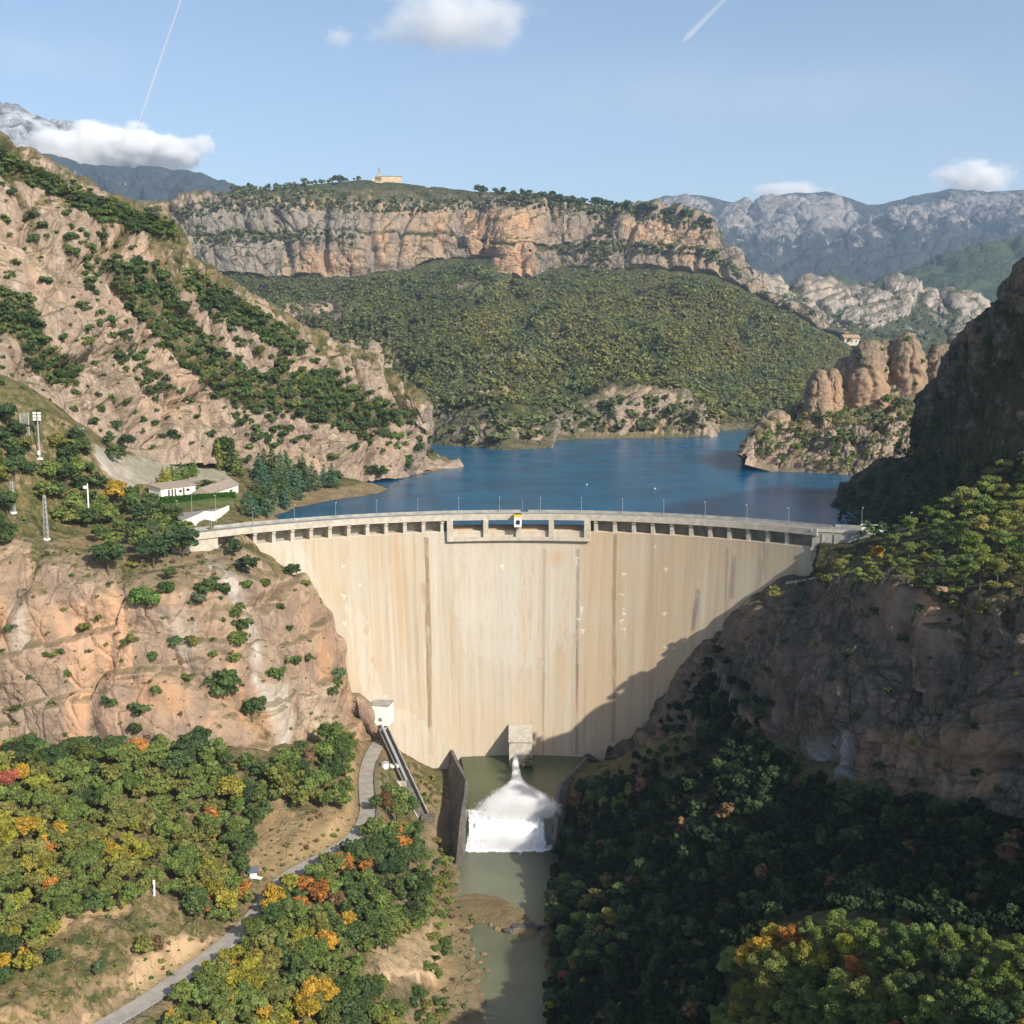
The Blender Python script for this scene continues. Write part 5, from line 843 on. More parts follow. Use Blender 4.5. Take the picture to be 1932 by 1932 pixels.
# ---- bushes on the gorge cliffs
for u, v, px, cn in [(30, 1340, 18, 'deep green'), (100, 1240, 20, 'mid green'), (115, 1235, 18, 'deep green'), (85, 1238, 14, 'deep green'), (253, 1210, 20, 'olive green'), (290, 1245, 22, 'deep green'), (330, 1215, 22, 'deep green'), (355, 1285, 24, 'mid green'), (295, 1308, 22, 'mid green'), (265, 1350, 40, 'deep green'), (258, 1380, 26, 'deep green'), (420, 1310, 60, 'deep green'), (425, 1290, 50, 'deep green'), (440, 1250, 34, 'mid green'), (448, 1215, 36, 'mid green'), (455, 1190, 40, 'deep green'), (447, 1165, 34, 'mid green'), (480, 1345, 44, 'deep green'), (520, 1280, 36, 'mid green'), (548, 1250, 24, 'mid green'), (560, 1252, 22, 'deep green'), (578, 1245, 20, 'deep green'), (632, 1310, 36, 'mid green'), (640, 1280, 26, 'grey green'), (545, 1190, 18, 'deep green'), (462, 1110, 24, 'mid green'), (500, 1105, 20, 'mid green'), (575, 1105, 18, 'mid green'), (180, 1175, 22, 'olive green'), (235, 1220, 20, 'deep green'), (205, 1330, 26, 'deep green'), (160, 1190, 26, 'olive green'), (128, 1275, 18, 'mid green'), (20, 1190, 22, 'deep green'), (60, 1280, 18, 'deep green'), (310, 1120, 30, 'deep green'), (365, 1215, 22, 'olive green'), (400, 1240, 20, 'mid green'), (530, 1150, 18, 'deep green'), (250, 1070, 20, 'olive green')]:
    stand('cliff', 'bush', u, v, px, cn)
# ---- darker woods and scrub nobody could count
for ply, sp, kd, pal, px0, px1, nl, lf, nm in [
    ([(1120, 1470), (1180, 1440), (1240, 1400), (1300, 1300), (1380, 1330), (1500, 1470), (1700, 1520), (1932, 1560), (2300, 1640), (2400, 1850), (1990, 1800), (1960, 1770), (1700, 1745), (1500, 1720), (1380, 1800), (1320, 1960), (1040, 1960), (1035, 1880), (1050, 1800), (1035, 1660), (1060, 1560)], 17, 'broad', [('shaded_green', 4), ('dark green', 1.5), ('brown', .12)], 32, 54, 240, .075, 'forest'),
    ([(1240, 1370), (1290, 1280), (1360, 1230), (1440, 1330), (1440, 1400), (1300, 1420)], 22, 'broad', [('shaded_green', 3), ('dark green', 1)], 22, 34, 180, .08, 'forest'),
    ([(1575, 985), (1610, 930), (1740, 870), (1840, 880), (1932, 860), (1960, 900), (1800, 970), (1700, 1010), (1640, 1030)], 22, 'pine', [('dark green', 3), ('deep green', 2)], 30, 46, 260, .05, 'forest'),
    ([(1735, 860), (1748, 770), (1795, 690), (1850, 625), (1932, 540), (1960, 600), (1932, 700), (1850, 760), (1932, 860)], 42, 'bush', [('dark green', 3), ('deep green', 2)], 12, 26, 220, .07, 'scrub'),
    ([(1540, 1100), (1620, 1115), (1900, 1140), (1932, 1500), (1600, 1480), (1450, 1400), (1300, 1290)], 55, 'bush', [('dark green', 3), ('olive green', 1)], 10, 24, 160, .08, 'scrub'),
    ([(1425, 866), (1440, 820), (1500, 790), (1560, 800), (1640, 770), (1740, 770), (1760, 860), (1600, 890)], 19, 'pine', [('deep green', 3), ('mid green', 3), ('olive green', 2.5), ('golden yellow', .5)], 20, 38, 260, .045, 'scrub'),
    ([(1600, 700), (1640, 650), (1720, 640), (1790, 660), (1800, 740), (1700, 760)], 34, 'bush', [('deep green', 3), ('mid green', 2)], 8, 16, 160, .08, 'scrub')]:
    for u, v in poisson(ply, sp):
        h = hit(u, v+rs.uniform(.2, .5)*px0)
        if h is None: continue
        if h[0].y > 1050: continue
        px = rs.uniform(px0, px1)*(.5 if (u < 1320 and v < 1480 and u > 1100) else 1); add_stuff(nm, kd, h[0], px*proj(np.array(h[0]))[2]/F, CO[pick(pal, rs.uniform(), rs)], nl, lf, rs)
# far forest of the mesa slope
FOR = [(330, 500), (430, 520), (700, 530), (900, 495), (945, 535), (1100, 510), (1300, 525), (1400, 550), (1500, 605), (1620, 670), (1600, 720), (1520, 800), (1350, 800), (1300, 740), (1170, 720), (1050, 775), (960, 760), (830, 770), (760, 740), (640, 665), (560, 620), (470, 570)]
def far_trees(poly, sp, pal, h0, h1, nl, lf, prob=None, seed=0, kd=None):
    r2 = np.random.default_rng(40+seed)
    for u, v in poisson(poly, sp, rs=r2):
        if prob is not None and r2.uniform() > prob(u, v): continue
        h = hit(u, v)
        if h is None or h[0].y < 980: continue
        cn = pick(pal(u, v) if callable(pal) else pal, nz01(u*1.0, v*2.0, 95, 3+seed)*.86+r2.uniform(0, .14), r2); H = r2.uniform(h0, h1)*(.58+.6*nz01(u, v*1.6, 26, 41))
        cc = tuple(1.12*(.52*x+.48*y) for x, y in zip(CO[cn], (.19, .185, .085))); add_stuff('forest', kd or ('broad' if r2.uniform() < .6 else 'spruce'), h[0], H, cc, nl, lf, r2, 1.2, .3)
PFAR = lambda u, v: [('dark green', 3), ('deep green', 4), ('mid green', 2), ('olive green', 1.2)] if u < 900 else [('deep green', 2.2), ('blue green', .8), ('mid green', 2), ('olive green', 4.2), ('yellow green', .7), ('brown', 1.2)]
OUT = [[(870, 535), (905, 530), (925, 560), (900, 572), (875, 562)], [(520, 580), (600, 558), (690, 575), (660, 602), (560, 606)], [(610, 655), (740, 632), (765, 690), (650, 702)], [(860, 660), (1000, 665), (1030, 680), (880, 682)], [(850, 700), (940, 690), (1000, 720), (960, 760), (860, 750)], [(1060, 770), (1150, 725), (1300, 735), (1345, 790), (1340, 825), (1060, 825)]]
OUT += [[(a-w, b), (a, b-h), (a+w, b-1), (a+w*.3, b+h)] for a, b, w, h in [(760, 600, 14, 4), (830, 640, 18, 5), (980, 690, 30, 4), (1120, 690, 34, 4), (1230, 700, 40, 4), (1400, 735, 40, 5), (1460, 765, 34, 5), (1320, 715, 30, 4), (700, 590, 12, 4), (640, 610, 12, 4), (1060, 640, 10, 3), (1190, 655, 14, 3), (1480, 690, 22, 3), (1380, 660, 18, 3), (1050, 715, 30, 4), (1180, 712, 26, 4)]]
far_trees(FOR, 4.0, PFAR, 6, 11, 30, .14, lambda u, v: (.1 if any(inpoly(np.array([u]), np.array([v]), o_)[0] for o_ in OUT) and nz01(u, v, 20, 33) < .6 else .97 if v < 640 else .9)*(1 if nz01(u, v*1.8, 34, 23) > .24 else .45))
LOW = [(830, 780), (960, 762), (1050, 780), (1150, 725), (1300, 738), (1360, 780), (1520, 800), (1500, 740), (1300, 700), (1000, 700), (800, 740), (825, 825)]
far_trees(LOW, 9, [('dark green', 3), ('deep green', 4), ('grey green', 2), ('olive green', 1)], 6, 12, 26, .17, lambda u, v: .75, 1, 'broad')
far_trees([(830, 830), (900, 790), (960, 785), (1040, 790), (1150, 750), (1300, 760), (1335, 800), (1340, 815), (1045, 822), (940, 842)], 8, [('dark green', 3), ('deep green', 3), ('grey green', 2)], 6, 13, 26, .17, lambda u, v: .9 if nz01(u, v, 22, 31) > .5 else .25, 2, 'broad')
# plateau, ledge woods and cracks of the mesa
far_trees([(330, 400), (440, 366), (540, 352), (600, 360), (690, 380), (880, 380), (1000, 372), (1100, 388), (1200, 396), (1345, 430), (1330, 440), (1200, 408), (1080, 402), (960, 392), (780, 402), (640, 402), (500, 396), (345, 415)], 5.2, [('dark green', 4), ('deep green', 4), ('mid green', 1)], 8, 16, 26, .17, lambda u, v: .75 if u > 850 else .55, 3)
far_trees([(440, 362), (535, 352), (600, 344), (690, 337), (695, 343), (600, 352), (540, 360), (445, 372)], 6, [('dark green', 4), ('deep green', 3)], 14, 22, 30, .16, None, 4, 'broad')
for k in range(60):
    u = rs.uniform(890, 1340); v = float(np.interp(u, [q[0] for q in sk], [q[1] for q in sk]))+rs.uniform(1, 4); h = hit(u, v)
    if h: add_stuff('forest', 'broad', h[0], rs.uniform(12, 22), CO['dark green'], 30, .16, rs, 1.2)
far_trees([(340, 445), (430, 440), (540, 440), (640, 440), (690, 455), (540, 462), (430, 460), (345, 468)], 7, [('dark green', 4), ('deep green', 3)], 9, 17, 26, .17, None, 5, 'broad')
far_trees([(1040, 470), (1100, 462), (1180, 462), (1330, 475), (1380, 500), (1400, 535), (1370, 510), (1320, 488), (1180, 478), (1060, 482)], 7, [('dark green', 4), ('deep green', 3)], 9, 18, 26, .17, None, 6, 'broad')
far_trees([(1118, 400), (1150, 420), (1165, 470), (1140, 520), (1110, 520), (1120, 460)], 7, [('dark green', 4), ('deep green', 3)], 10, 18, 26, .17, None, 7, 'broad')
far_trees([(340, 400), (660, 400), (680, 520), (360, 520)], 20, [('dark green', 4), ('deep green', 3), ('grey green', 2)], 7, 15, 26, .17, lambda u, v: .7, 8, 'broad')
far_trees([(700, 400), (1120, 400), (1120, 500), (700, 510)], 34, [('dark green', 4), ('deep green', 3), ('grey green', 2)], 6, 12, 26, .17, lambda u, v: .6, 9, 'broad')
far_trees([(1340, 560), (1480, 560), (1620, 590), (1860, 610), (1900, 660), (1600, 665), (1450, 620)], 9, [('blue green', 3), ('deep green', 3)], 7, 15, 20, .2, lambda u, v: .35, 10, 'broad')
# tufts of grass and low scrub on open ground
for ply, sp, pal in [([(470, 1560), (560, 1520), (650, 1520), (660, 1570), (560, 1640), (480, 1650)], 11, [('olive green', 2), ('brown', 2), ('grey green', 1)]), ([(100, 1760), (300, 1700), (430, 1740), (420, 1780), (320, 1850), (100, 1920), (0, 1900)], 13, [('olive green', 2), ('brown', 1.4), ('deep green', 1)]), ([(40, 1010), (300, 1050), (450, 1040), (440, 1090), (200, 1110), (0, 1060)], 12, [('olive green', 3), ('brown', 1), ('deep green', 1)]), ([(740, 1460), (830, 1460), (850, 1540), (800, 1540)], 10, [('olive green', 2), ('mid green', 2), ('brown', 1)]),
                     ([(800, 1640), (850, 1700), (850, 1850), (760, 1932), (880, 1932), (900, 1760), (860, 1640)], 12, [('olive green', 2), ('grey green', 2), ('brown', 1)]), ([(60, 880), (120, 900), (160, 1000), (40, 1010)], 12, [('olive green', 2), ('mid green', 1), ('brown', 1)]), ([(0, 1130), (560, 1110), (640, 1260), (650, 1390), (0, 1400)], 24, [('olive green', 2), ('deep green', 2), ('brown', 1)]), ([(560, 1670), (700, 1480), (800, 1500), (810, 1700), (700, 1790), (560, 1932), (330, 1932)], 14, [('olive green', 2), ('deep green', 3), ('mid green', 2)]), (Z1, 14, [('olive green', 2), ('deep green', 3), ('yellow green', 2)])]:
    for u, v in poisson(ply, sp):
        h = hit(u, v)
        if h is None: continue
        d = proj(np.array(h[0]))[2]; add_stuff('undergrowth', 'bush', h[0], (3.5+9*rs.uniform()**2.5)*d/F*(1 if nz01(u, v, 30, 17) > .45 else .35), CO[pick(pal, rs.uniform(), rs)], 44, .13, rs, 1.2)
for nm, L_ in STUFF.items():
    V = np.concatenate([a for a, b in L_]); C_ = np.concatenate([b for a, b in L_]); o = mesh_np(nm, V, np.arange(len(V)).reshape(-1, 4), M_leafm, {'leafcol': C_}, False)
    tag(o, {'forest': 'continuous green woods covering the far slopes and the shaded bank', 'scrub': 'small scattered shrubs dotting the rock faces', 'undergrowth': 'low scrub and grass tufts on the open ground'}[nm], None, None, 'stuff')
# ---- stand the individual plants, sort out how many, and say which is which
tree_rank = sorted([q for q in PLANTS if q['kind'] == 'broad'], key=lambda q: -q['px'])
LM = [('the concrete hut', 715, 1370), ('the sharp road bend', 690, 1520), ('the roadside kiosk', 480, 1650), ('the pale cut bluff', 240, 1740), ('the foot of the left cliff', 150, 1400), ('the white limestone streak', 530, 1400), ('the left picture edge', 0, 1620), ('the guard rail', 520, 1760), ('the river shingle', 830, 1720), ('the drainage chute', 770, 1500), ('the bottom of the road', 280, 1900), ('the tan river bluff', 770, 1820), ('the picture bottom', 560, 1930), ('the open clearing', 540, 1580), ('the middle of the left wood', 250, 1540),
      ('the weir', 1060, 1560), ('the lower pool', 1035, 1800), ('the lower right corner', 1920, 1920), ('the spur tip', 1360, 1880), ('the top of the spur', 1560, 1740), ('the spur middle', 1640, 1850), ('the right picture edge', 1925, 1780), ('the sunlit rock corner', 1760, 1130), ('the abutment end', 1600, 1060), ('the dark upper cliff', 1900, 900), ('the shed', 1640, 1010), ('the ledge middle', 1760, 1050), ('the villa', 390, 920), ('the grey cut slab', 240, 880), ('the lattice mast', 88, 990), ('the floodlight mast', 75, 830), ('the white mast', 168, 940), ('the left end of the dam', 400, 1010), ('the reservoir shore', 600, 920), ('the snowy peak', 20, 290), ('the cliff rim', 250, 1050), ('the massif crest', 160, 370), ('the far end of the massif', 780, 800), ('the massif foot', 330, 850), ('the middle of the massif', 400, 650), ('the mesa edge', 330, 450), ('the rounded boulder overhang', 110, 1090), ('the cliff beside the dam', 600, 1250)]
ZT = {'wood': 'in the left wood', 'bank': 'between road and river', 'spur': 'on the right spur', 'riverside': 'on the right river bank', 'ledge': 'above the right cliff', 'terrace': 'on the left terrace', 'clifftop': 'on the left cliff rim', 'shore': 'behind the dam', 'garden': 'in the villa garden', 'skyline': 'on the left crest', 'massif': 'on the massif rock', 'cliff': 'on the left gorge wall'}
ORD = ['', 'second', 'third', 'fourth', 'fifth', 'sixth', 'seventh', 'eighth', 'ninth', 'tenth', 'eleventh', 'twelfth', 'thirteenth', 'fourteenth']
cnt = 0; keepers = []
lim = {id(q) for q in tree_rank[:296]}
rest = []
for q in PLANTS: (keepers if q['kind'] != 'broad' or id(q) in lim else rest).append(q)
seen = {}
for q in keepers:
    lm = min(LM, key=lambda l: math.hypot(l[1]-q['u'], l[2]-q['v'])); du, dv = q['u']-lm[1], q['v']-lm[2]; dist = math.hypot(du, dv)
    rel = 'beside' if dist < 34 else ('left of' if du < 0 else 'right of') if abs(du) > abs(dv) else ('above' if dv < 0 else 'below')
    if lm[0].endswith('edge') or lm[0].endswith('corner') or lm[0].startswith('the middle') or lm[0].startswith('the picture'): rel = 'near' if dist < 60 else 'well '+rel if rel in ('above', 'below') else 'near'
    sz = 'small' if q['px'] < {'bush': 15, 'broad': 36}.get(q['kind'], 40) else 'large' if q['px'] > {'bush': 22, 'broad': 50}.get(q['kind'], 60) else 'medium'
    q['base'] = f"{sz} {q['col']} {WORDS[q['kind']][1]} {ZT[q['zone']]} {rel} {lm[0]}"; seen.setdefault(q['base'], []).append(q)
for b, L_ in seen.items():
    if len(L_) == 1: L_[0]['label'] = b; continue
    w = b.split(); L_.sort(key=lambda q: q['u'])
    for i, q in enumerate(L_):
        if len(L_) <= 14: q['label'] = f"{'leftmost' if i == 0 else 'rightmost' if i == len(L_)-1 else ORD[i]+' from left'} {b}"
        else: q['label'] = b
for q in keepers:
    if len(q['label'].split()) > 16: q['label'] = q['label'].replace(' '+ZT[q['zone']], '')
GRP = {'wood': 'trees of the wood on the left slope', 'bank': 'trees between the road and the river', 'spur': 'sunlit trees on the right spur', 'riverside': 'trees on the right river bank', 'ledge': 'trees on the ledge above the right cliff', 'terrace': 'trees on the terrace left of the dam', 'clifftop': 'trees along the rim of the left cliff', 'shore': 'trees on the shore behind the dam', 'garden': 'trees around the villa', 'skyline': 'trees along the crest of the left massif', 'massif': 'bushes growing on the left massif', 'cliff': 'bushes clinging to the left gorge wall'}
for i, q in enumerate(keepers):
    me, tm = lib(q['kind'], q['dens'])[i % 6]; nm, cat = WORDS[q['kind']]; c = np.array(CO[q['col']])*rs.uniform(.82, 1.2)*np.array([rs.uniform(.9, 1.1), 1, rs.uniform(.9, 1.1)])
    H = q['H']; sc_ = (H*q['asp'], H*q['asp']*rs.uniform(.9, 1.1), H)
    if q['kind'] == 'bush':
        o = bpy.data.objects.new(nm, me); COL.objects.link(o); o.location = q['p']-Vector((0, 0, .1*H)); o.rotation_euler.z = rs.uniform(0, 6.28); o.scale = sc_; o.color = (*c, 1)
    else:
        o = empty(nm, q['p'], rs.uniform(0, 6.28)); o.scale = sc_
        for n2, dd, mm in (('trunk', tm, None), ('crown', me, None)):
            k = bpy.data.objects.new(n2, dd); COL.objects.link(k); k.parent = o; k.color = (*c, 1)
    tag(o, q['label'], cat, GRP[q['zone']])
for q in rest:
    add_stuff('x', 'broad', q['p'], q['H'], CO[q['col']], 900, .04, rs, q['asp'])
if rest:
    V = np.concatenate([a for a, b in STUFF['x']]); C_ = np.concatenate([b for a, b in STUFF['x']]); o = mesh_np('woods', V, np.arange(len(V)).reshape(-1, 4), M_leafm, {'leafcol': C_}, False); tag(o, 'smaller crowns filling the woods between the larger trees', None, None, 'stuff')
print('PLANTS', len(keepers), 'rest', len(rest), {k: sum(1 for q in keepers if q['kind'] == k) for k in WORDS}, {k: sum(len(a) for a, b in v)//4 for k, v in STUFF.items()}, 'dup labels', sum(len(v) for v in seen.values() if len(v) > 10))
# ---------------------------------------------------------------- road, buildings, masts and small things
TAN = np.gradient(RPs, axis=0); TAN /= np.linalg.norm(TAN[:, :2], axis=1)[:, None]; SID = np.stack([-TAN[:, 1], TAN[:, 0], 0*TAN[:, 0]], -1)   # SID points to the river side or away; checked below
if (RPs[100]+SID[100]*5)[0] < RPs[100][0]: SID = -SID
def strip(name, o0, o1, z0, z1, mat, i0=0, i1=260, kind=None, label=None):
    a = RPs[i0:i1]+SID[i0:i1]*o0+[0, 0, z0]; b = RPs[i0:i1]+SID[i0:i1]*o1+[0, 0, z1]; V = np.stack([a, b], 1).reshape(-1, 3); Q = grid_q(i1-i0, 2); o = mesh_np(name, V, Q, mat); return tag(o, label, None, None, kind)
M_road = plain('road_asphalt', (.30, .275, .235), .93, .14, .35)
strip('road', -3.1, 3.1, .06, .06, M_road, kind='structure', label='narrow grey service road curving down from the hut')
strip('road_markings', 2.45, 2.57, .072, .072, M_white, 60, 258, 'structure', 'faded white line along the river edge of the road')
def railing_run(name, i0, i1, off, label, grp):
    e = empty(name, RPs[i0]+SID[i0]*off); mb = MB(); L0 = np.array(e.location)
    pts = [RPs[i]+SID[i]*off-L0 for i in range(i0, i1, 2)]; 
    mb.sweep([(-.05, .45), (.05, .45), (.05, .8), (-.05, .8)], [(lambda a, z, p=p: (p[0]+a, p[1], p[2]+z)) for p in pts]); mb.build('rail', M_metal, e)
    for p in pts[::2]:
        m2 = MB(); m2.box((p[0]+.12, p[1], p[2]+.3), (.12, .12, 1.)); m2.build('post', M_metal, e)
    tag(e, label, 'guard rail', grp)
railing_run('guard_rail', 205, 250, 3.2, 'long grey guard rail on the lowest stretch of the road', 'guard rails on the river side of the road')
railing_run('guard_rail', 150, 172, 3.2, 'short grey guard rail beside the road just below the kiosk bend', 'guard rails on the river side of the road')
mb = MB(); 
for i in range(18, 100, 3): 
    if i+3 < 100:
        p, q = RPs[i]+SID[i]*3.15, RPs[i+3]+SID[i+3]*3.15; mb.hexa([(p[0], p[1], p[2]-.8), (q[0], q[1], q[2]-.8), (q[0]+.35, q[1], q[2]-.8), (p[0]+.35, p[1], p[2]-.8), (p[0], p[1], p[2]+.55), (q[0], q[1], q[2]+.55), (q[0]+.35, q[1], q[2]+.55), (p[0]+.35, p[1], p[2]+.55)])
tag(mb.build('road_parapet', M_dark), 'low dark stone parapet round the outside of the road bend', 'parapet')
def gz(x, y): h = drop(x, y, 60); return h[2] if h else -100
# hut at the dam foot
hx, hy, hz_ = float(P(721, 1350, 483)[0]), 483., -100.5
e = empty('hut', (hx, hy, hz_), math.radians(-10)); tag(e, 'tall white concrete hut with a flat grey roof against the dam', 'hut')
mb = MB(); mb.box((0, 0, 12.8), (8.4, 7.5, 9.2)); w_ = mb.build('wall', M_white, e)
mb = MB(); mb.box((-1.2, .6, 4.1), (5.2, 6, 8.19)); mb.build('plinth', M_conc2, e)
mb = MB(); mb.box((0, 0, 17.65), (9., 8.1, .5)); mb.build('roof', M_concg, e)
mb = MB(); mb.box((.2, -3.78, 10.9), (1.5, .1, 1.5)); wi = mb.build('window', M_glass, e)
mb = MB(); mb.box((.2, -3.86, 10.9), (.1, .1, 1.5)); mb.box((.2, -3.86, 10.9), (1.5, .1, .1)); mb.build('frame', M_white, wi)
mb = MB(); mb.box((-3., -2.45, 2.2), (1.2, .12, 2.4)); mb.build('door', M_dark, e)
# drainage chute
c0, c1 = P(722, 1370, 478), P(798, 1540, 446); c0[2] = -93.5; c1 = PZ(798, 1540, -119.)
cm_ = (c0+c1)/2; e = empty('drainage_chute', c1); tag(e, 'steep dark concrete drainage chute running down from the hut', 'chute')
dv = (c1-c0); dvn = dv/np.linalg.norm(dv); sd = np.cross(dvn, [0, 0, 1.]); sd /= np.linalg.norm(sd); up = np.cross(sd, dvn)
def cbox(a0, a1, s0, s1, u0_, u1_, n0=0., ): 
    L = np.linalg.norm(dv); o = c0-c1; V = []
    for uu_ in (u0_, u1_):
        for (a, s) in ((a0, s0), (a1, s0), (a1, s1), (a0, s1)): V.append(tuple(o+dvn*a*L+sd*s+up*uu_))
    return V
for nm, args, mt in (('floor', (0, 1, -1.9, 1.9, -2.2, -.7), M_dark), ('side_wall', (0, 1, -2.4, -1.92, -2.2, 1.5), M_concg), ('side_wall', (0, 1, 1.92, 2.5, -2.2, 1.1), M_dark)):
    mb = MB(); mb.hexa(cbox(*args)); mb.build(nm, mt, e)
mb = MB(); o_ = c0-c1; mb.tube([tuple(o_+dvn*(-2)+up*.6), tuple(o_+dvn*18+up*.4), tuple(o_+dvn*30+up*-.1)], [.75, .75, .6], 10); mb.build('pipe', M_metal, e)
mb = MB(); mb.box((2.2, -1.5, -1.2), (5.5, 5, 4)); mb.build('outfall', M_dark, e)
a, b = PZ(752, 1480, -106.5), PZ(788, 1546, -118.5); mb = MB(); mb.hexa([tuple(a+[-.5, 0, -4]), tuple(b+[-.5, 0, -4]), tuple(b+[.5, 0, -4]), tuple(a+[.5, 0, -4]), tuple(a+[-.5, 0, .9]), tuple(b+[-.5, 0, .9]), tuple(b+[.5, 0, .9]), tuple(a+[.5, 0, .9])]); mb.box(tuple(a+[1.2, .4, .2]), (4.2, 1., 2.2))
tag(mb.build('retaining_wall', M_conc2), 'short pale stepped wall beside the lower half of the chute', 'wall')
h = hit(726, 1448); 
if h:
    p = h[0]; e = empty('water_tank', p); tag(e, 'round pale tank on the turning area below the hut', 'tank'); mb = MB(); mb.tube([(0, 0, -.3), (0, 0, 2.2)], 1.7, 18); mb.build('drum', plain('pale_sheet', (.62, .66, .66), .6, .1, 1), e); mb = MB(); mb.tube([(0, 0, 2.2), (0, 0, 2.9)], [1.75, .3], 18); mb.build('lid', M_metal, e)
h = hit(742, 1446)
if h: mb = MB(); mb.box((h[0][0], h[0][1], h[0][2]+.35), (4.4, 3.4, .9), .2); mb.box((h[0][0], h[0][1], h[0][2]+.85), (4.7, 3.7, .14), .2); tag(mb.build('concrete_slab', M_white), 'low white slab cover right of the round tank', 'slab')
# roadside kiosk with a solar panel, and the marker post in the bluff
h = hit(478, 1655)
if h:
    e = empty('kiosk', h[0], .2); tag(e, 'small white roadside kiosk with a tilted grey solar panel', 'kiosk')
    mb = MB(); mb.box((0, 0, .8), (2.2, 1.8, 1.8)); mb.build('cabinet', M_white, e); mb = MB(); mb.hexa([(-1.7, -1.2, 1.9), (1.7, -1.2, 1.9), (1.7, 1.2, 3.1), (-1.7, 1.2, 3.1), (-1.7, -1.25, 2.02), (1.7, -1.25, 2.02), (1.7, 1.15, 3.22), (-1.7, 1.15, 3.22)]); mb.build('solar_panel', plain('panel', (.10, .12, .15), .3, .1, 2), e)
    mb = MB(); mb.tube([(-1.2, .8, 0), (-1.2, .8, 4.6)], .08, 6); mb.build('mast', M_metal, e); mb = MB(); mb.box((1.6, -1.0, .1), (2.4, 1.6, .25), -.5); mb.build('base', M_white, e)
h = hit(291, 1690)
if h: mb = MB(); mb.tube([tuple(h[0]), tuple(h[0]+Vector((.2, 0, 4.8)))], [.32, .2], 8); mb.box(tuple(h[0]+Vector((.2, -.3, 4.2))), (.7, .1, 1.2)); tag(mb.build('marker_post', M_white), 'leaning white post on top of the pale cut bluff', 'post')
# street lamps on the crest
def lamp(loc, H, label, grp, rz=0, mat=M_metal):
    e = empty('street_lamp', loc, rz); mb = MB(); mb.tube([(0, 0, -.2), (0, 0, .8)], .16, 8); mb.build('base', mat, e); mb = MB(); mb.tube([(0, 0, .8), (0, 0, H*.6), (0, 0, H)], [.10, .085, .065], 8); mb.build('pole', mat, e)
    mb = MB(); mb.tube([(0, 0, H-.05), (0, -.5, H+.12), (0, -.9, H+.1)], [.05, .045, .04], 6); mb.build('arm', mat, e); mb = MB(); mb.box((0, -1.15, H+.08), (.34, .8, .16), 0, (.8, .85)); mb.build('lamp_head', M_white, e)
    return tag(e, label, 'street lamp', grp)
LN = ['leftmost', 'second from left', 'third from left', 'fourth from left', 'fifth from left', 'sixth from left', 'lamp just left of the spillway openings,', 'lamp at the left of the yellow topped cabin,', 'lamp just right of the yellow topped cabin,', 'lamp over the rightmost spillway opening,', 'first lamp right of the spillway,', 'second lamp right of the spillway,', 'third lamp right of the spillway,', 'fourth lamp right of the spillway,', 'last lamp over the arch before the abutment,']
for k in range(15):
    a = -.055+.0987*(k-7)
    lamp(dam(a, 199.2, -.7), 7.2, f"{LN[k]} slim grey lamp post on the dam crest" if k < 6 else f"{LN[k]} slim grey post on the dam crest", 'lamp posts along the dam crest', -a+math.pi*0)
for i, (u, v, px, lb_t) in enumerate([(1625, 1004, 42, 'lamp post standing beside the white shed on the abutment'), (1716, 1010, 44, 'lamp post half hidden by the pines right of the shed'), (335, 972, 28, 'lamp post at the near edge of the villa car park'), (362, 964, 34, 'lamp post in the middle of the villa car park hedge'), (408, 986, 52, 'lamp post at the corner of the white car park wall')]):
    Y = 470 if i < 2 else None; p = P(u, v, 468 if i == 0 else 450) if i < 2 else hit(u, v)
    if p is None: continue
    p = Vector(p.tolist()) if i < 2 else p[0]
    if i < 2: p.z = -.9 if i == 0 else p.z
    lamp(p, px*proj(np.array(p))[2]/F, lb_t, 'lamp posts on the banks', 0)
# shed on the abutment
e = empty('shed', tuple(A0+dirw*24+nrm*4)+(-.95,), math.atan2(dirw[1], dirw[0])); tag(e, 'small white flat roofed shed at the right end of the dam road', 'shed')
mb = MB(); mb.box((0, 0, 1.5), (8.6, 3.4, 3.)); mb.build('wall', M_white, e); mb = MB(); mb.box((0, 0, 3.12), (9.1, 3.9, .24)); mb.build('roof', M_white, e); mb = MB(); mb.box((-2.4, -1.73, 1.1), (1., .06, 2.1)); mb.build('door', M_concg, e); mb = MB(); mb.box((1.8, -1.73, 1.7), (1.6, .06, .8)); mb.build('window', M_glass, e)
# white railing at the abutment path
pts = [hit(u, v) for u, v in ((1482, 1104), (1500, 1101), (1518, 1098), (1536, 1095), (1556, 1092))]; pts = [q[0] for q in pts if q]
if len(pts) > 2:
    e = empty('railing', pts[0]); mb = MB(); pp_ = [p-pts[0] for p in pts]
    for z in (.5, 1.1): mb.tube([p+Vector((0, -1, z+.3)) for p in pp_], .11, 6)
    mb.build('rail', M_white, e)
    for p in pp_: m2 = MB(); m2.tube([p+Vector((0, -1, -.5)), p+Vector((0, -1, 1.5))], .11, 6); m2.build('post', M_white, e)
    tag(e, 'white railing on the path below the right abutment', 'railing')
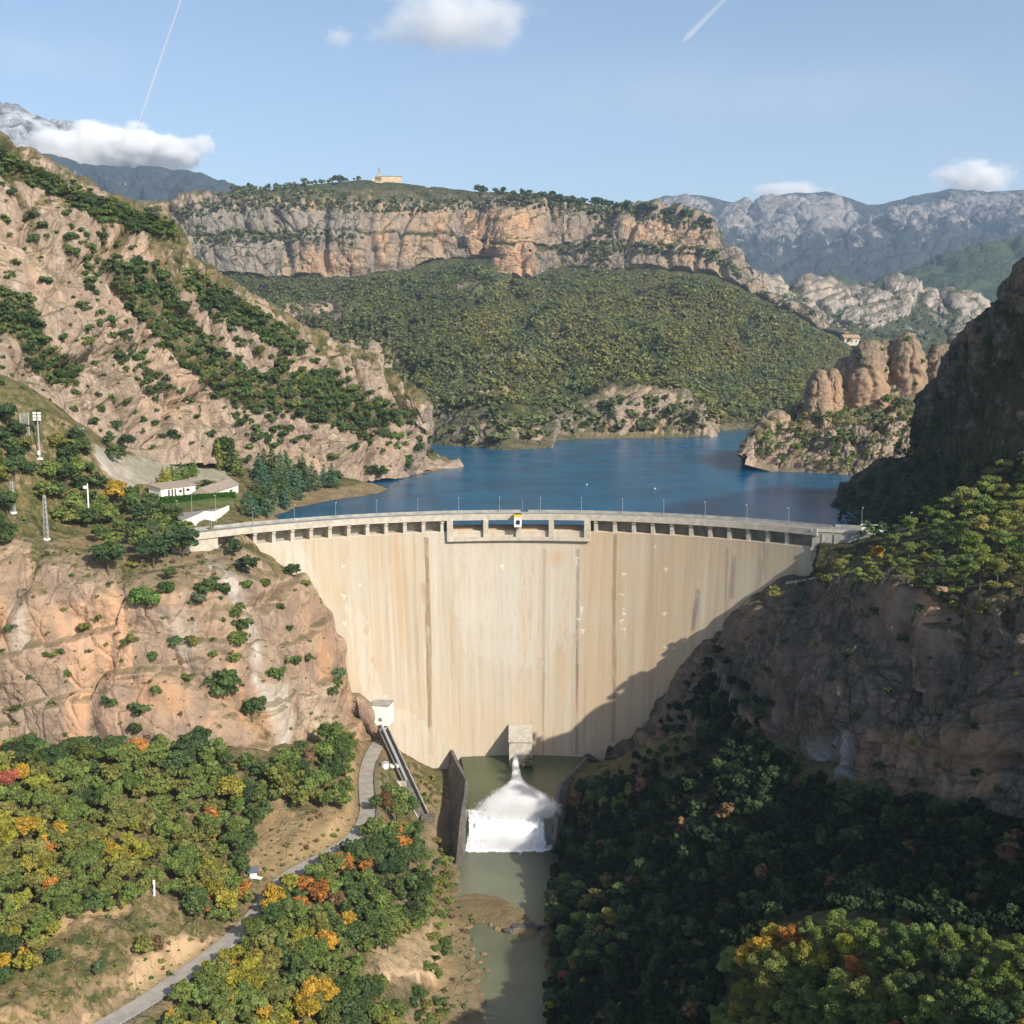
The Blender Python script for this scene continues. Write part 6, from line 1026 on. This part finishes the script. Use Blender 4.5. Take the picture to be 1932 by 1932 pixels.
# villa
def house(name, corners, h, roof_h, over, label, wallmat, roofmat, wins, parent_label_cat='house', slope=0.):
    (u0_, v0_), (u1_, v1_) = corners; a = hit(u0_, v0_); b = hit(u1_, v1_)
    if a is None or b is None: return None
    a, b = a[0], b[0]; c = (a+b)/2; ln = math.hypot(b.x-a.x, b.y-a.y); rz = math.atan2(b.y-a.y, b.x-a.x); zb = min(a.z, b.z); e = empty(name, (c.x, c.y, zb), rz); dep = over
    mb = MB(); mb.hexa([(-ln/2, 0, -3), (ln/2, 0, -3), (ln/2, dep, -3), (-ln/2, dep, -3), (-ln/2, 0, h), (ln/2, 0, h), (ln/2, dep, h+slope), (-ln/2, dep, h+slope)]); mb.build('wall', wallmat, e)
    mb = MB(); o = .7
    if roof_h > 0: mb.add([(-ln/2-o, -o, h-.1), (ln/2+o, -o, h-.1), (ln/2+o, dep+o, h-.1), (-ln/2-o, dep+o, h-.1), (-ln/2-o, dep*.5, h+roof_h), (ln/2+o, dep*.5, h+roof_h)], [(0, 1, 5, 4), (2, 3, 4, 5), (0, 4, 3), (1, 2, 5), (0, 3, 2, 1)])
    else: mb.hexa([(-ln/2-o, -o, h+.02), (ln/2+o, -o, h+.02), (ln/2+o, dep+o, h+.04+slope), (-ln/2-o, dep+o, h+.04+slope), (-ln/2-o, -o, h+.4), (ln/2+o, -o, h+.4), (ln/2+o, dep+o, h+.44+slope), (-ln/2-o, dep+o, h+.44+slope)])
    mb.build('roof', roofmat, e)
    for x, z, w, hh, nm in wins: mb = MB(); mb.box((x*ln/2, -.04, z), (w, .1, hh)); mb.build(nm, M_glass if nm == 'window' else M_dark, e)
    tag(e, label, parent_label_cat); return e
house('villa', ((304, 942), (369, 931)), 5.0, 0, 9, 'long white villa wing with a sloping grey roof and a row of dark doors', M_white, M_roof, [(-.55, 2.2, 1.3, 4.2, 'door'), (-.35, 2.2, 1.2, 4.2, 'door'), (-.18, 2.2, 1.2, 4.2, 'door'), (.12, 2.9, 1.6, 1.3, 'window'), (.3, 2.6, 1.3, 3.6, 'door'), (.55, 3.2, 2.0, 1.2, 'window')], slope=1.6)
house('villa', ((396, 933), (450, 929)), 4.6, 3.0, 9, 'white villa house with a brown gable roof right of the long wing', M_white, M_roof, [(-.7, 2., 1.2, 2., 'window'), (-.45, 2., 1.2, 2., 'window'), (-.2, 2., 1.2, 2., 'window'), (.45, 1.6, 4.2, 2.6, 'door')])
mb = MB(); ca_, cb_ = [hit(*q)[0] for q in ((302, 950), (444, 940))]; n_ = 60; V = []; 
L_ = (cb_-ca_)
for nm in ('hedge',):
    Vh, lvh = [], []
    r3 = np.random.default_rng(8); m_ = 5200; t = r3.uniform(0, 1, m_); ht_ = r3.uniform(0, 3.0, m_); dd = r3.uniform(-.7, .7, m_); bx = np.stack([ca_.x+L_.x*t, ca_.y+L_.y*t+dd, np.interp(t, [0, 1], [ca_.z, cb_.z])+ht_], -1)
    nmv = r3.normal(size=(m_, 3))*.6+[0, -.7, .5]; nmv /= np.linalg.norm(nmv, axis=1)[:, None]; tt_ = np.cross(nmv, r3.normal(size=(m_, 3))); tt_ /= np.linalg.norm(tt_, axis=1)[:, None]; bb_ = np.cross(nmv, tt_); s = r3.uniform(.25, .5, m_)[:, None]
    V = np.stack([bx-tt_*s-bb_*s, bx+tt_*s-bb_*s, bx+tt_*s+bb_*s, bx-tt_*s+bb_*s], 1).reshape(-1, 3); o = mesh_np('hedge', V, np.arange(len(V)).reshape(-1, 4), M_leafm, {'leafcol': np.tile([.05, .12, .02], (len(V), 1))*np.repeat(r3.uniform(.8, 1.2, m_), 4)[:, None]}, False); tag(o, 'long clipped bright green hedge in front of the villa', 'hedge')
poly = [(330, 978), (338, 962), (375, 958), (428, 955), (418, 962), (385, 970), (352, 984)]; pts = [hit(*q) for q in poly]; zc = float(np.mean([q[0].z for q in pts if q]))+.5
mb = MB(); V = [tuple(PZ(u, v, zc)) for u, v in poly]; mb.add(V, [tuple(range(len(V)))]); tag(mb.build('pavement', plain('car_park', (.24, .22, .20), .95, .1, .4)), 'grey asphalt car park in front of the villa', None, None, 'structure')
mb = MB(); W_ = [PZ(u, v, zc) for u, v in ((344, 988), (368, 978), (385, 970), (404, 970), (432, 958))]
for a, b in zip(W_[:-1], W_[1:]): mb.hexa([tuple(a+[0, 0, -3.5]), tuple(b+[0, 0, -3.5]), tuple(b+[0, .5, -3.5]), tuple(a+[0, .5, -3.5]), tuple(a+[0, 0, 1.2]), tuple(b+[0, 0, 1.2]), tuple(b+[0, .5, 1.2]), tuple(a+[0, .5, 1.2])])
tag(mb.build('retaining_wall', M_white), 'white stepped retaining wall round the villa car park', 'wall')
# masts on the left terrace
def mast(u, v, px, kind, label):
    h = hit(u, v)
    if h is None: return
    p = h[0]; H = px*proj(np.array(p))[2]/F; e = empty({'flood': 'floodlight_mast', 'lattice': 'lattice_mast', 'post': 'lighting_mast'}[kind], p); tag(e, label, 'mast', 'masts on the left terrace')
    mb = MB(); mb.box((0, 0, .1), (2.2, 2.2, .9)); mb.build('base', M_white, e); mb = MB()
    if kind == 'lattice':
        w = .75
        for sx in (-1, 1):
            for sy in (-1, 1): mb.tube([(sx*w, sy*w, 0), (sx*w*.5, sy*w*.5, H)], .13, 5)
        for k in range(9):
            z0, z1 = H*k/9, H*(k+1)/9; a, b = w*(1-.5*k/9), w*(1-.5*(k+1)/9)
            for (x1, y1, x2, y2) in ((-1, -1, 1, -1), (1, 1, -1, 1), (1, -1, 1, 1), (-1, 1, -1, -1)): mb.tube([(x1*a, y1*a, z0), (x2*b, y2*b, z1)], .07, 4)
        mb.build('lattice', M_metal, e)
    else:
        mb.tube([(0, 0, 0), (0, 0, H*.5), (0, 0, H)], [.42, .34, .24], 10); mb.build('pole', M_white if kind == 'post' else M_metal, e)
        if kind == 'flood':
            mb = MB(); 
            for z in (-3.2, -1.8, -.4): mb.box((0, -.2, H+z), (3.4, .18, .18))
            mb.build('crossbar', M_metal, e)
            for z in (-3.2, -1.8, -.4):
                for x in (-1.1, 1.1): m2 = MB(); m2.box((x, -.55, H+z), (1.25, .5, .95), 0, (1, .7)); m2.build('floodlight', M_white, e)
        else: m2 = MB(); m2.box((-1., -.2, H-1.6), (1.5, .8, 1.2)); m2.build('lamp_head', M_white, e)
        mb = MB(); mb.box((.0, -.5, 2.8), (1., .8, 2.)); mb.build('control_box', M_white, e)
mast(75, 866, 88, 'flood', 'tall floodlight mast with six white lamps above the grassy track'); mast(168, 978, 66, 'post', 'white lighting mast standing among the autumn trees'); mast(88, 1018, 84, 'lattice', 'slender steel lattice mast on the grassy cliff rim'); mast(25, 968, 60, 'lattice', 'short lattice mast on the earth patch at the left'); 
for i, (us, v, px, lb_t) in enumerate([((144, 160), 853, 44, 'short grey net fence left of the grey cut slab'), ((40, 56), 830, 50, 'dark net fence left of the floodlight mast')]):
    hs = [hit(u, v-3*j) for j, u in enumerate(us)]
    if None in hs: continue
    e = empty('net_fence', hs[0][0]); q = [h[0]-hs[0][0] for h in hs]; H = px*proj(np.array(hs[0][0]))[2]/F
    for p in q: m2 = MB(); m2.tube([p-Vector((0, 0, .5)), p+Vector((0, 0, H))], .18, 6); m2.build('post', M_metal, e)
    m2 = MB()
    for k in range(15): m2.tube([q[0]+Vector((0, 0, H*k/15+.4)), q[1]+Vector((0, 0, H*k/15+.4))], .07, 4)
    for k in range(8): p = q[0].lerp(q[1], (k+.5)/8); m2.tube([p, p+Vector((0, 0, H))], .07, 4)
    m2.build('net', M_metal, e); tag(e, lb_t, 'fence', 'net fences below the massif')
# church on the mesa, farmhouses, buoys, rocks in the river
h = hit(728, 343); s_ = 1.0
if h:
    p = h[0]; e = empty('church', p, .1); tag(e, 'ruined stone church with a slim tower on the flat hilltop', 'church'); M_ston = plain('church_stone', (.52, .40, .27), .95, .15, .15)
    mb = MB(); mb.box((6, 8, 4), (66, 20, 18)); mb.build('wall', M_ston, e); mb = MB(); mb.hexa([(-34, -2, 0), (-10, -2, 0), (-10, 16, 0), (-34, 16, 0), (-34, -2, 8), (-10, -2, 17), (-10, 16, 17), (-34, 16, 8)]); mb.build('broken_wall', M_ston, e)
    mb = MB(); mb.box((-17, 4, 18), (5.5, 5.5, 36), 0, (.85, .85)); tw = mb.build('tower', M_concg, e); mb = MB(); mb.box((-17, 1.3, 29), (1.8, .6, 4)); mb.build('window', M_dark, tw)
    mb = MB(); mb.add([(-27, -3, 13.1), (40, -3, 13.1), (40, 19, 13.1), (-27, 19, 13.1), (-20, 8, 16), (34, 8, 16)], [(0, 1, 5, 4), (2, 3, 4, 5), (0, 4, 3), (1, 2, 5), (0, 3, 2, 1)]); mb.build('roof', M_roof, e)
for i, (u, v, w, lb_t) in enumerate([(1603, 655, 30, 'white farmhouse with a red brown roof behind the rock towers')]):
    pt = Vector(P(u, v-(4 if i == 0 else 0), 2040.).tolist()) if i == 0 else (hit(u, v) or [None])[0]
    if pt is None: continue
    e = empty('farmhouse', pt, .2); k = w/30; mb = MB(); mb.box((0, 0, 6*k), (w, 16*k, 14*k)); mb.build('wall', M_conc2, e); mb = MB(); mb.add([(-w*.55, -10*k, 12.5*k), (w*.55, -10*k, 12.5*k), (w*.55, 10*k, 12.5*k), (-w*.55, 10*k, 12.5*k), (-w*.55, 0, 19*k), (w*.55, 0, 19*k)], [(0, 1, 5, 4), (2, 3, 4, 5), (0, 4, 3), (1, 2, 5), (0, 3, 2, 1)]); mb.build('roof', plain('tile_roof', (.34, .20, .13), .9, .15, .2), e)
    for x in (-.28, 0, .28): mb = MB(); mb.box((x*w, -8.05*k, 7*k), (2.4*k, .2, 3.4*k)); mb.build('window', M_glass, e)
    tag(e, lb_t, 'house')
for u, v, lb_t in ((1107, 915, 'white buoy on the lake left of the other one'), (1236, 923, 'white buoy on the lake nearer the right shore')):
    p = PZ(u, v, WZ); mb = MB(); mb.tube([(0, 0, -.4), (0, 0, .5), (0, 0, 1.2), (0, 0, 1.3)], [.5, 1., .8, .2], 12); mb.tube([(0, 0, 1.2), (0, 0, 2.4)], .12, 6); o = mb.build('buoy', M_white); o.scale = (.55, .55, .55); o.location = p; tag(o, lb_t, 'buoy', 'buoys on the reservoir')
M_wet = plain('wet_rock', (.075, .068, .058), .5, .35, .8); r4 = np.random.default_rng(12)
RK = [(948, 1730, 2.6, 'dark driftwood coloured boulder out in the river'), (958, 1757, 3.4, 'low dark boulder at the tip of the gravel bar'), (975, 1752, 4.2, 'broad black boulder between gravel bar and right bank'), (993, 1750, 4.4, 'wide dark boulder beside the broad black one'), (1012, 1752, 4.0, 'dark boulder touching the right bank'), (938, 1752, 2.2, 'pale grey stone on the gravel bar edge'), (925, 1745, 1.8, 'small pale stone on the gravel bar edge'), (912, 1738, 1.6, 'small stone at the start of the bar edge'), (912, 1800, 2.0, 'pale stone on the shingle beside the lower pool'), (918, 1830, 1.7, 'flat stone at the waterline of the lower pool'), (905, 1815, 1.9, 'pale stone up the shingle bank')]
for i, (u, v, R, lb_t) in enumerate(RK):
    p = PZ(u, v, RZ); nu_, nv_ = 22, 14; th = np.linspace(0, 2*np.pi, nu_, endpoint=False)[None]; ph = np.linspace(-np.pi/2, np.pi/2, nv_)[:, None]; d = np.stack([np.cos(ph)*np.cos(th), np.cos(ph)*np.sin(th), np.sin(ph)+0*th], -1).reshape(-1, 3)
    d = d*(1+.34*fbm(d*1.3+i*7.7, 4))[:, None]*np.array([R*.62, R*.45, R*.34]); a_ = np.arange(nu_*nv_).reshape(nv_, nu_); Q = np.stack([a_[:-1], np.roll(a_, -1, 1)[:-1], np.roll(a_, -1, 1)[1:], a_[1:]], -1).reshape(-1, 4)
    o = mesh_np('boulder', d, Q, M_wet if i < 5 else M_soil, {'veg': np.full(len(d), -1.), 'paint': np.zeros((len(d), 4))}); o.location = p; o.rotation_euler.z = r4.uniform(0, 3); tag(o, lb_t, 'boulder', 'boulders around the gravel bar')
# ---------------------------------------------------------------- clouds and vapour trails (all above or beyond the haze)
def cloud(u, v, Y, wpx, hpx, dens, seed, label, depth=.6, thr=.85, ns=3.2):
    c = P(u, v, Y); d = Y/CT; a, b = wpx/2*d/F, hpx/2*d/F; e = a*depth
    n = NT('vapour'); tc = n.n('ShaderNodeTexCoord').outputs['Object']; ln = n.n('ShaderNodeVectorMath', operation='LENGTH'); n.put(ln.inputs[0], tc)
    off = n.n('ShaderNodeMapping'); n.put(off.inputs['Vector'], tc); off.inputs['Location'].default_value = (seed*3.1, seed*1.7, 0); off.inputs['Scale'].default_value = (1, depth, b/a*1.3)
    ns_ = n.noise(off.outputs[0], ns, 6, .6)
    al = n.rng(n.math('ADD', n.math('MULTIPLY', n.math('SUBTRACT', 1.0, ln.outputs['Value']), .9), n.math('MULTIPLY', n.math('SUBTRACT', ns_, .5), 1.5)), .05, thr)
    vs = n.n('ShaderNodeVolumeScatter'); vs.inputs['Color'].default_value = (1, 1, 1, 1); n.put(vs.inputs['Density'], n.math('MULTIPLY', al, dens/b)); vs.inputs['Anisotropy'].default_value = .0; n.t.links.new(vs.outputs[0], n.out.inputs['Volume'])
    mb = MB(); mb.box((0, 0, 0), (2, 2, 2)); o = mb.build('cloud', n.m); o.location = c; o.scale = (a, e, b); tag(o, label, 'cloud', 'clouds in the sky'); return o
cloud(860, 38, 9000, 350, 130, 1.5, 1, 'large soft white cloud at the top of the sky above the hill'); cloud(640, 72, 9000, 70, 46, .8, 2, 'faint little cloud left of the large one'); cloud(198, 280, 12600, 400, 96, 5., 3, 'long white cloud bank hiding the snowy peak', .35, .3); cloud(1838, 338, 13000, 180, 78, 3., 4, 'puffy white cloud above the right mountains'); cloud(1490, 362, 12900, 170, 44, 1.2, 5, 'thin wispy cloud over the summit left of the puffy one')
cloud(1380, 170, 16000, 1500, 170, .13, 11, 'very faint wide veil of high cloud in the middle of the sky', .4, 1.5, 4.5); cloud(90, 110, 15000, 520, 110, .16, 12, 'faint milky veil of cloud at the upper left', .5, 1.5, 4.)
def trail(u0_, v0_, u1_, v1_, Y0, Y1, w0, w1, al, label):
    a, b = P(u0_, v0_, Y0), P(u1_, v1_, Y1); n = NT('trail'); vs = n.n('ShaderNodeVolumeScatter'); vs.inputs['Color'].default_value = (1, 1, 1, 1); vs.inputs['Density'].default_value = al*F/(((w0+w1)/2)*(Y0+Y1)/2); n.t.links.new(vs.outputs[0], n.out.inputs['Volume'])
    mb = MB(); k = 24; mb.tube([tuple(a+(b-a)*i/k) for i in range(k+1)], [(w0+(w1-w0)*i/k)/2*(Y0+(Y1-Y0)*i/k)/F*min(1, .05+(k-i)/5.) for i in range(k+1)], 10); tag(mb.build('vapour_trail', n.m, None, True), label, 'vapour trail', 'vapour trails')
trail(345, -12, 257, 245, 9500, 16000, 3.2, 2.4, .34, 'long thin white vapour trail at the upper left'); trail(1378, -12, 1285, 82, 9500, 13000, 8, 12, .09, 'short broad faint vapour trail at the upper right')
HAZE=4.8e-5; SKYS=.128; SUNE=5.0; EXPO=.44
# ---------------------------------------------------------------- air, sky, sun, camera
n = NT('air'); v = n.n('ShaderNodeVolumePrincipled'); v.inputs['Color'].default_value = (.55, .72, .96, 1); v.inputs['Density'].default_value = HAZE; v.inputs['Anisotropy'].default_value = .15
n.t.links.new(v.outputs[0], n.out.inputs['Volume'])
mb = MB(); mb.box((0, 5350, 655), (19400, 12700, 2110)); hz = mb.build('haze', n.m); tag(hz, 'thin blue air over the whole valley', None, None, 'stuff')
W = bpy.data.worlds.new('World'); SC.world = W; W.use_nodes = True; t = W.node_tree; t.nodes.clear()
sky = t.nodes.new('ShaderNodeTexSky'); sky.sky_type = 'NISHITA'; sky.sun_disc = False; sky.sun_elevation = math.asin(SUN[2]); sky.sun_rotation = math.atan2(SUN[0], SUN[1]); sky.altitude = 800; sky.air_density = 1.0; sky.dust_density = 2.6; sky.ozone_density = .35
bg = t.nodes.new('ShaderNodeBackground'); bg.inputs['Strength'].default_value = SKYS; wo = t.nodes.new('ShaderNodeOutputWorld'); t.links.new(sky.outputs[0], bg.inputs[0]); t.links.new(bg.outputs[0], wo.inputs[0])
L = bpy.data.lights.new('sun', 'SUN'); L.energy = SUNE; L.angle = math.radians(.53); L.color = (1, .93, .82); lo = bpy.data.objects.new('sun', L); COL.objects.link(lo)
lo.rotation_euler = Vector(SUN).to_track_quat('Z', 'Y').to_euler(); lo.location = (300, -300, 600)
cam = bpy.data.cameras.new('camera'); cam.lens = F/1932*36; cam.sensor_width = 36; cam.clip_start = 1; cam.clip_end = 60000; co = bpy.data.objects.new('camera', cam); COL.objects.link(co)
co.location = (0, 0, CZ); co.rotation_euler = (math.pi/2-TH, 0, 0); SC.camera = co
SC.view_settings.view_transform = 'Standard'; SC.view_settings.look = 'None'; SC.view_settings.exposure = EXPO; SC.view_settings.gamma = 1
SC.cycles.volume_bounces = 5; SC.cycles.max_bounces = 6; SC.cycles.diffuse_bounces = 3; SC.cycles.transparent_max_bounces = 24; SC.cycles.use_denoising = True
SC.cycles.volume_max_steps = 256
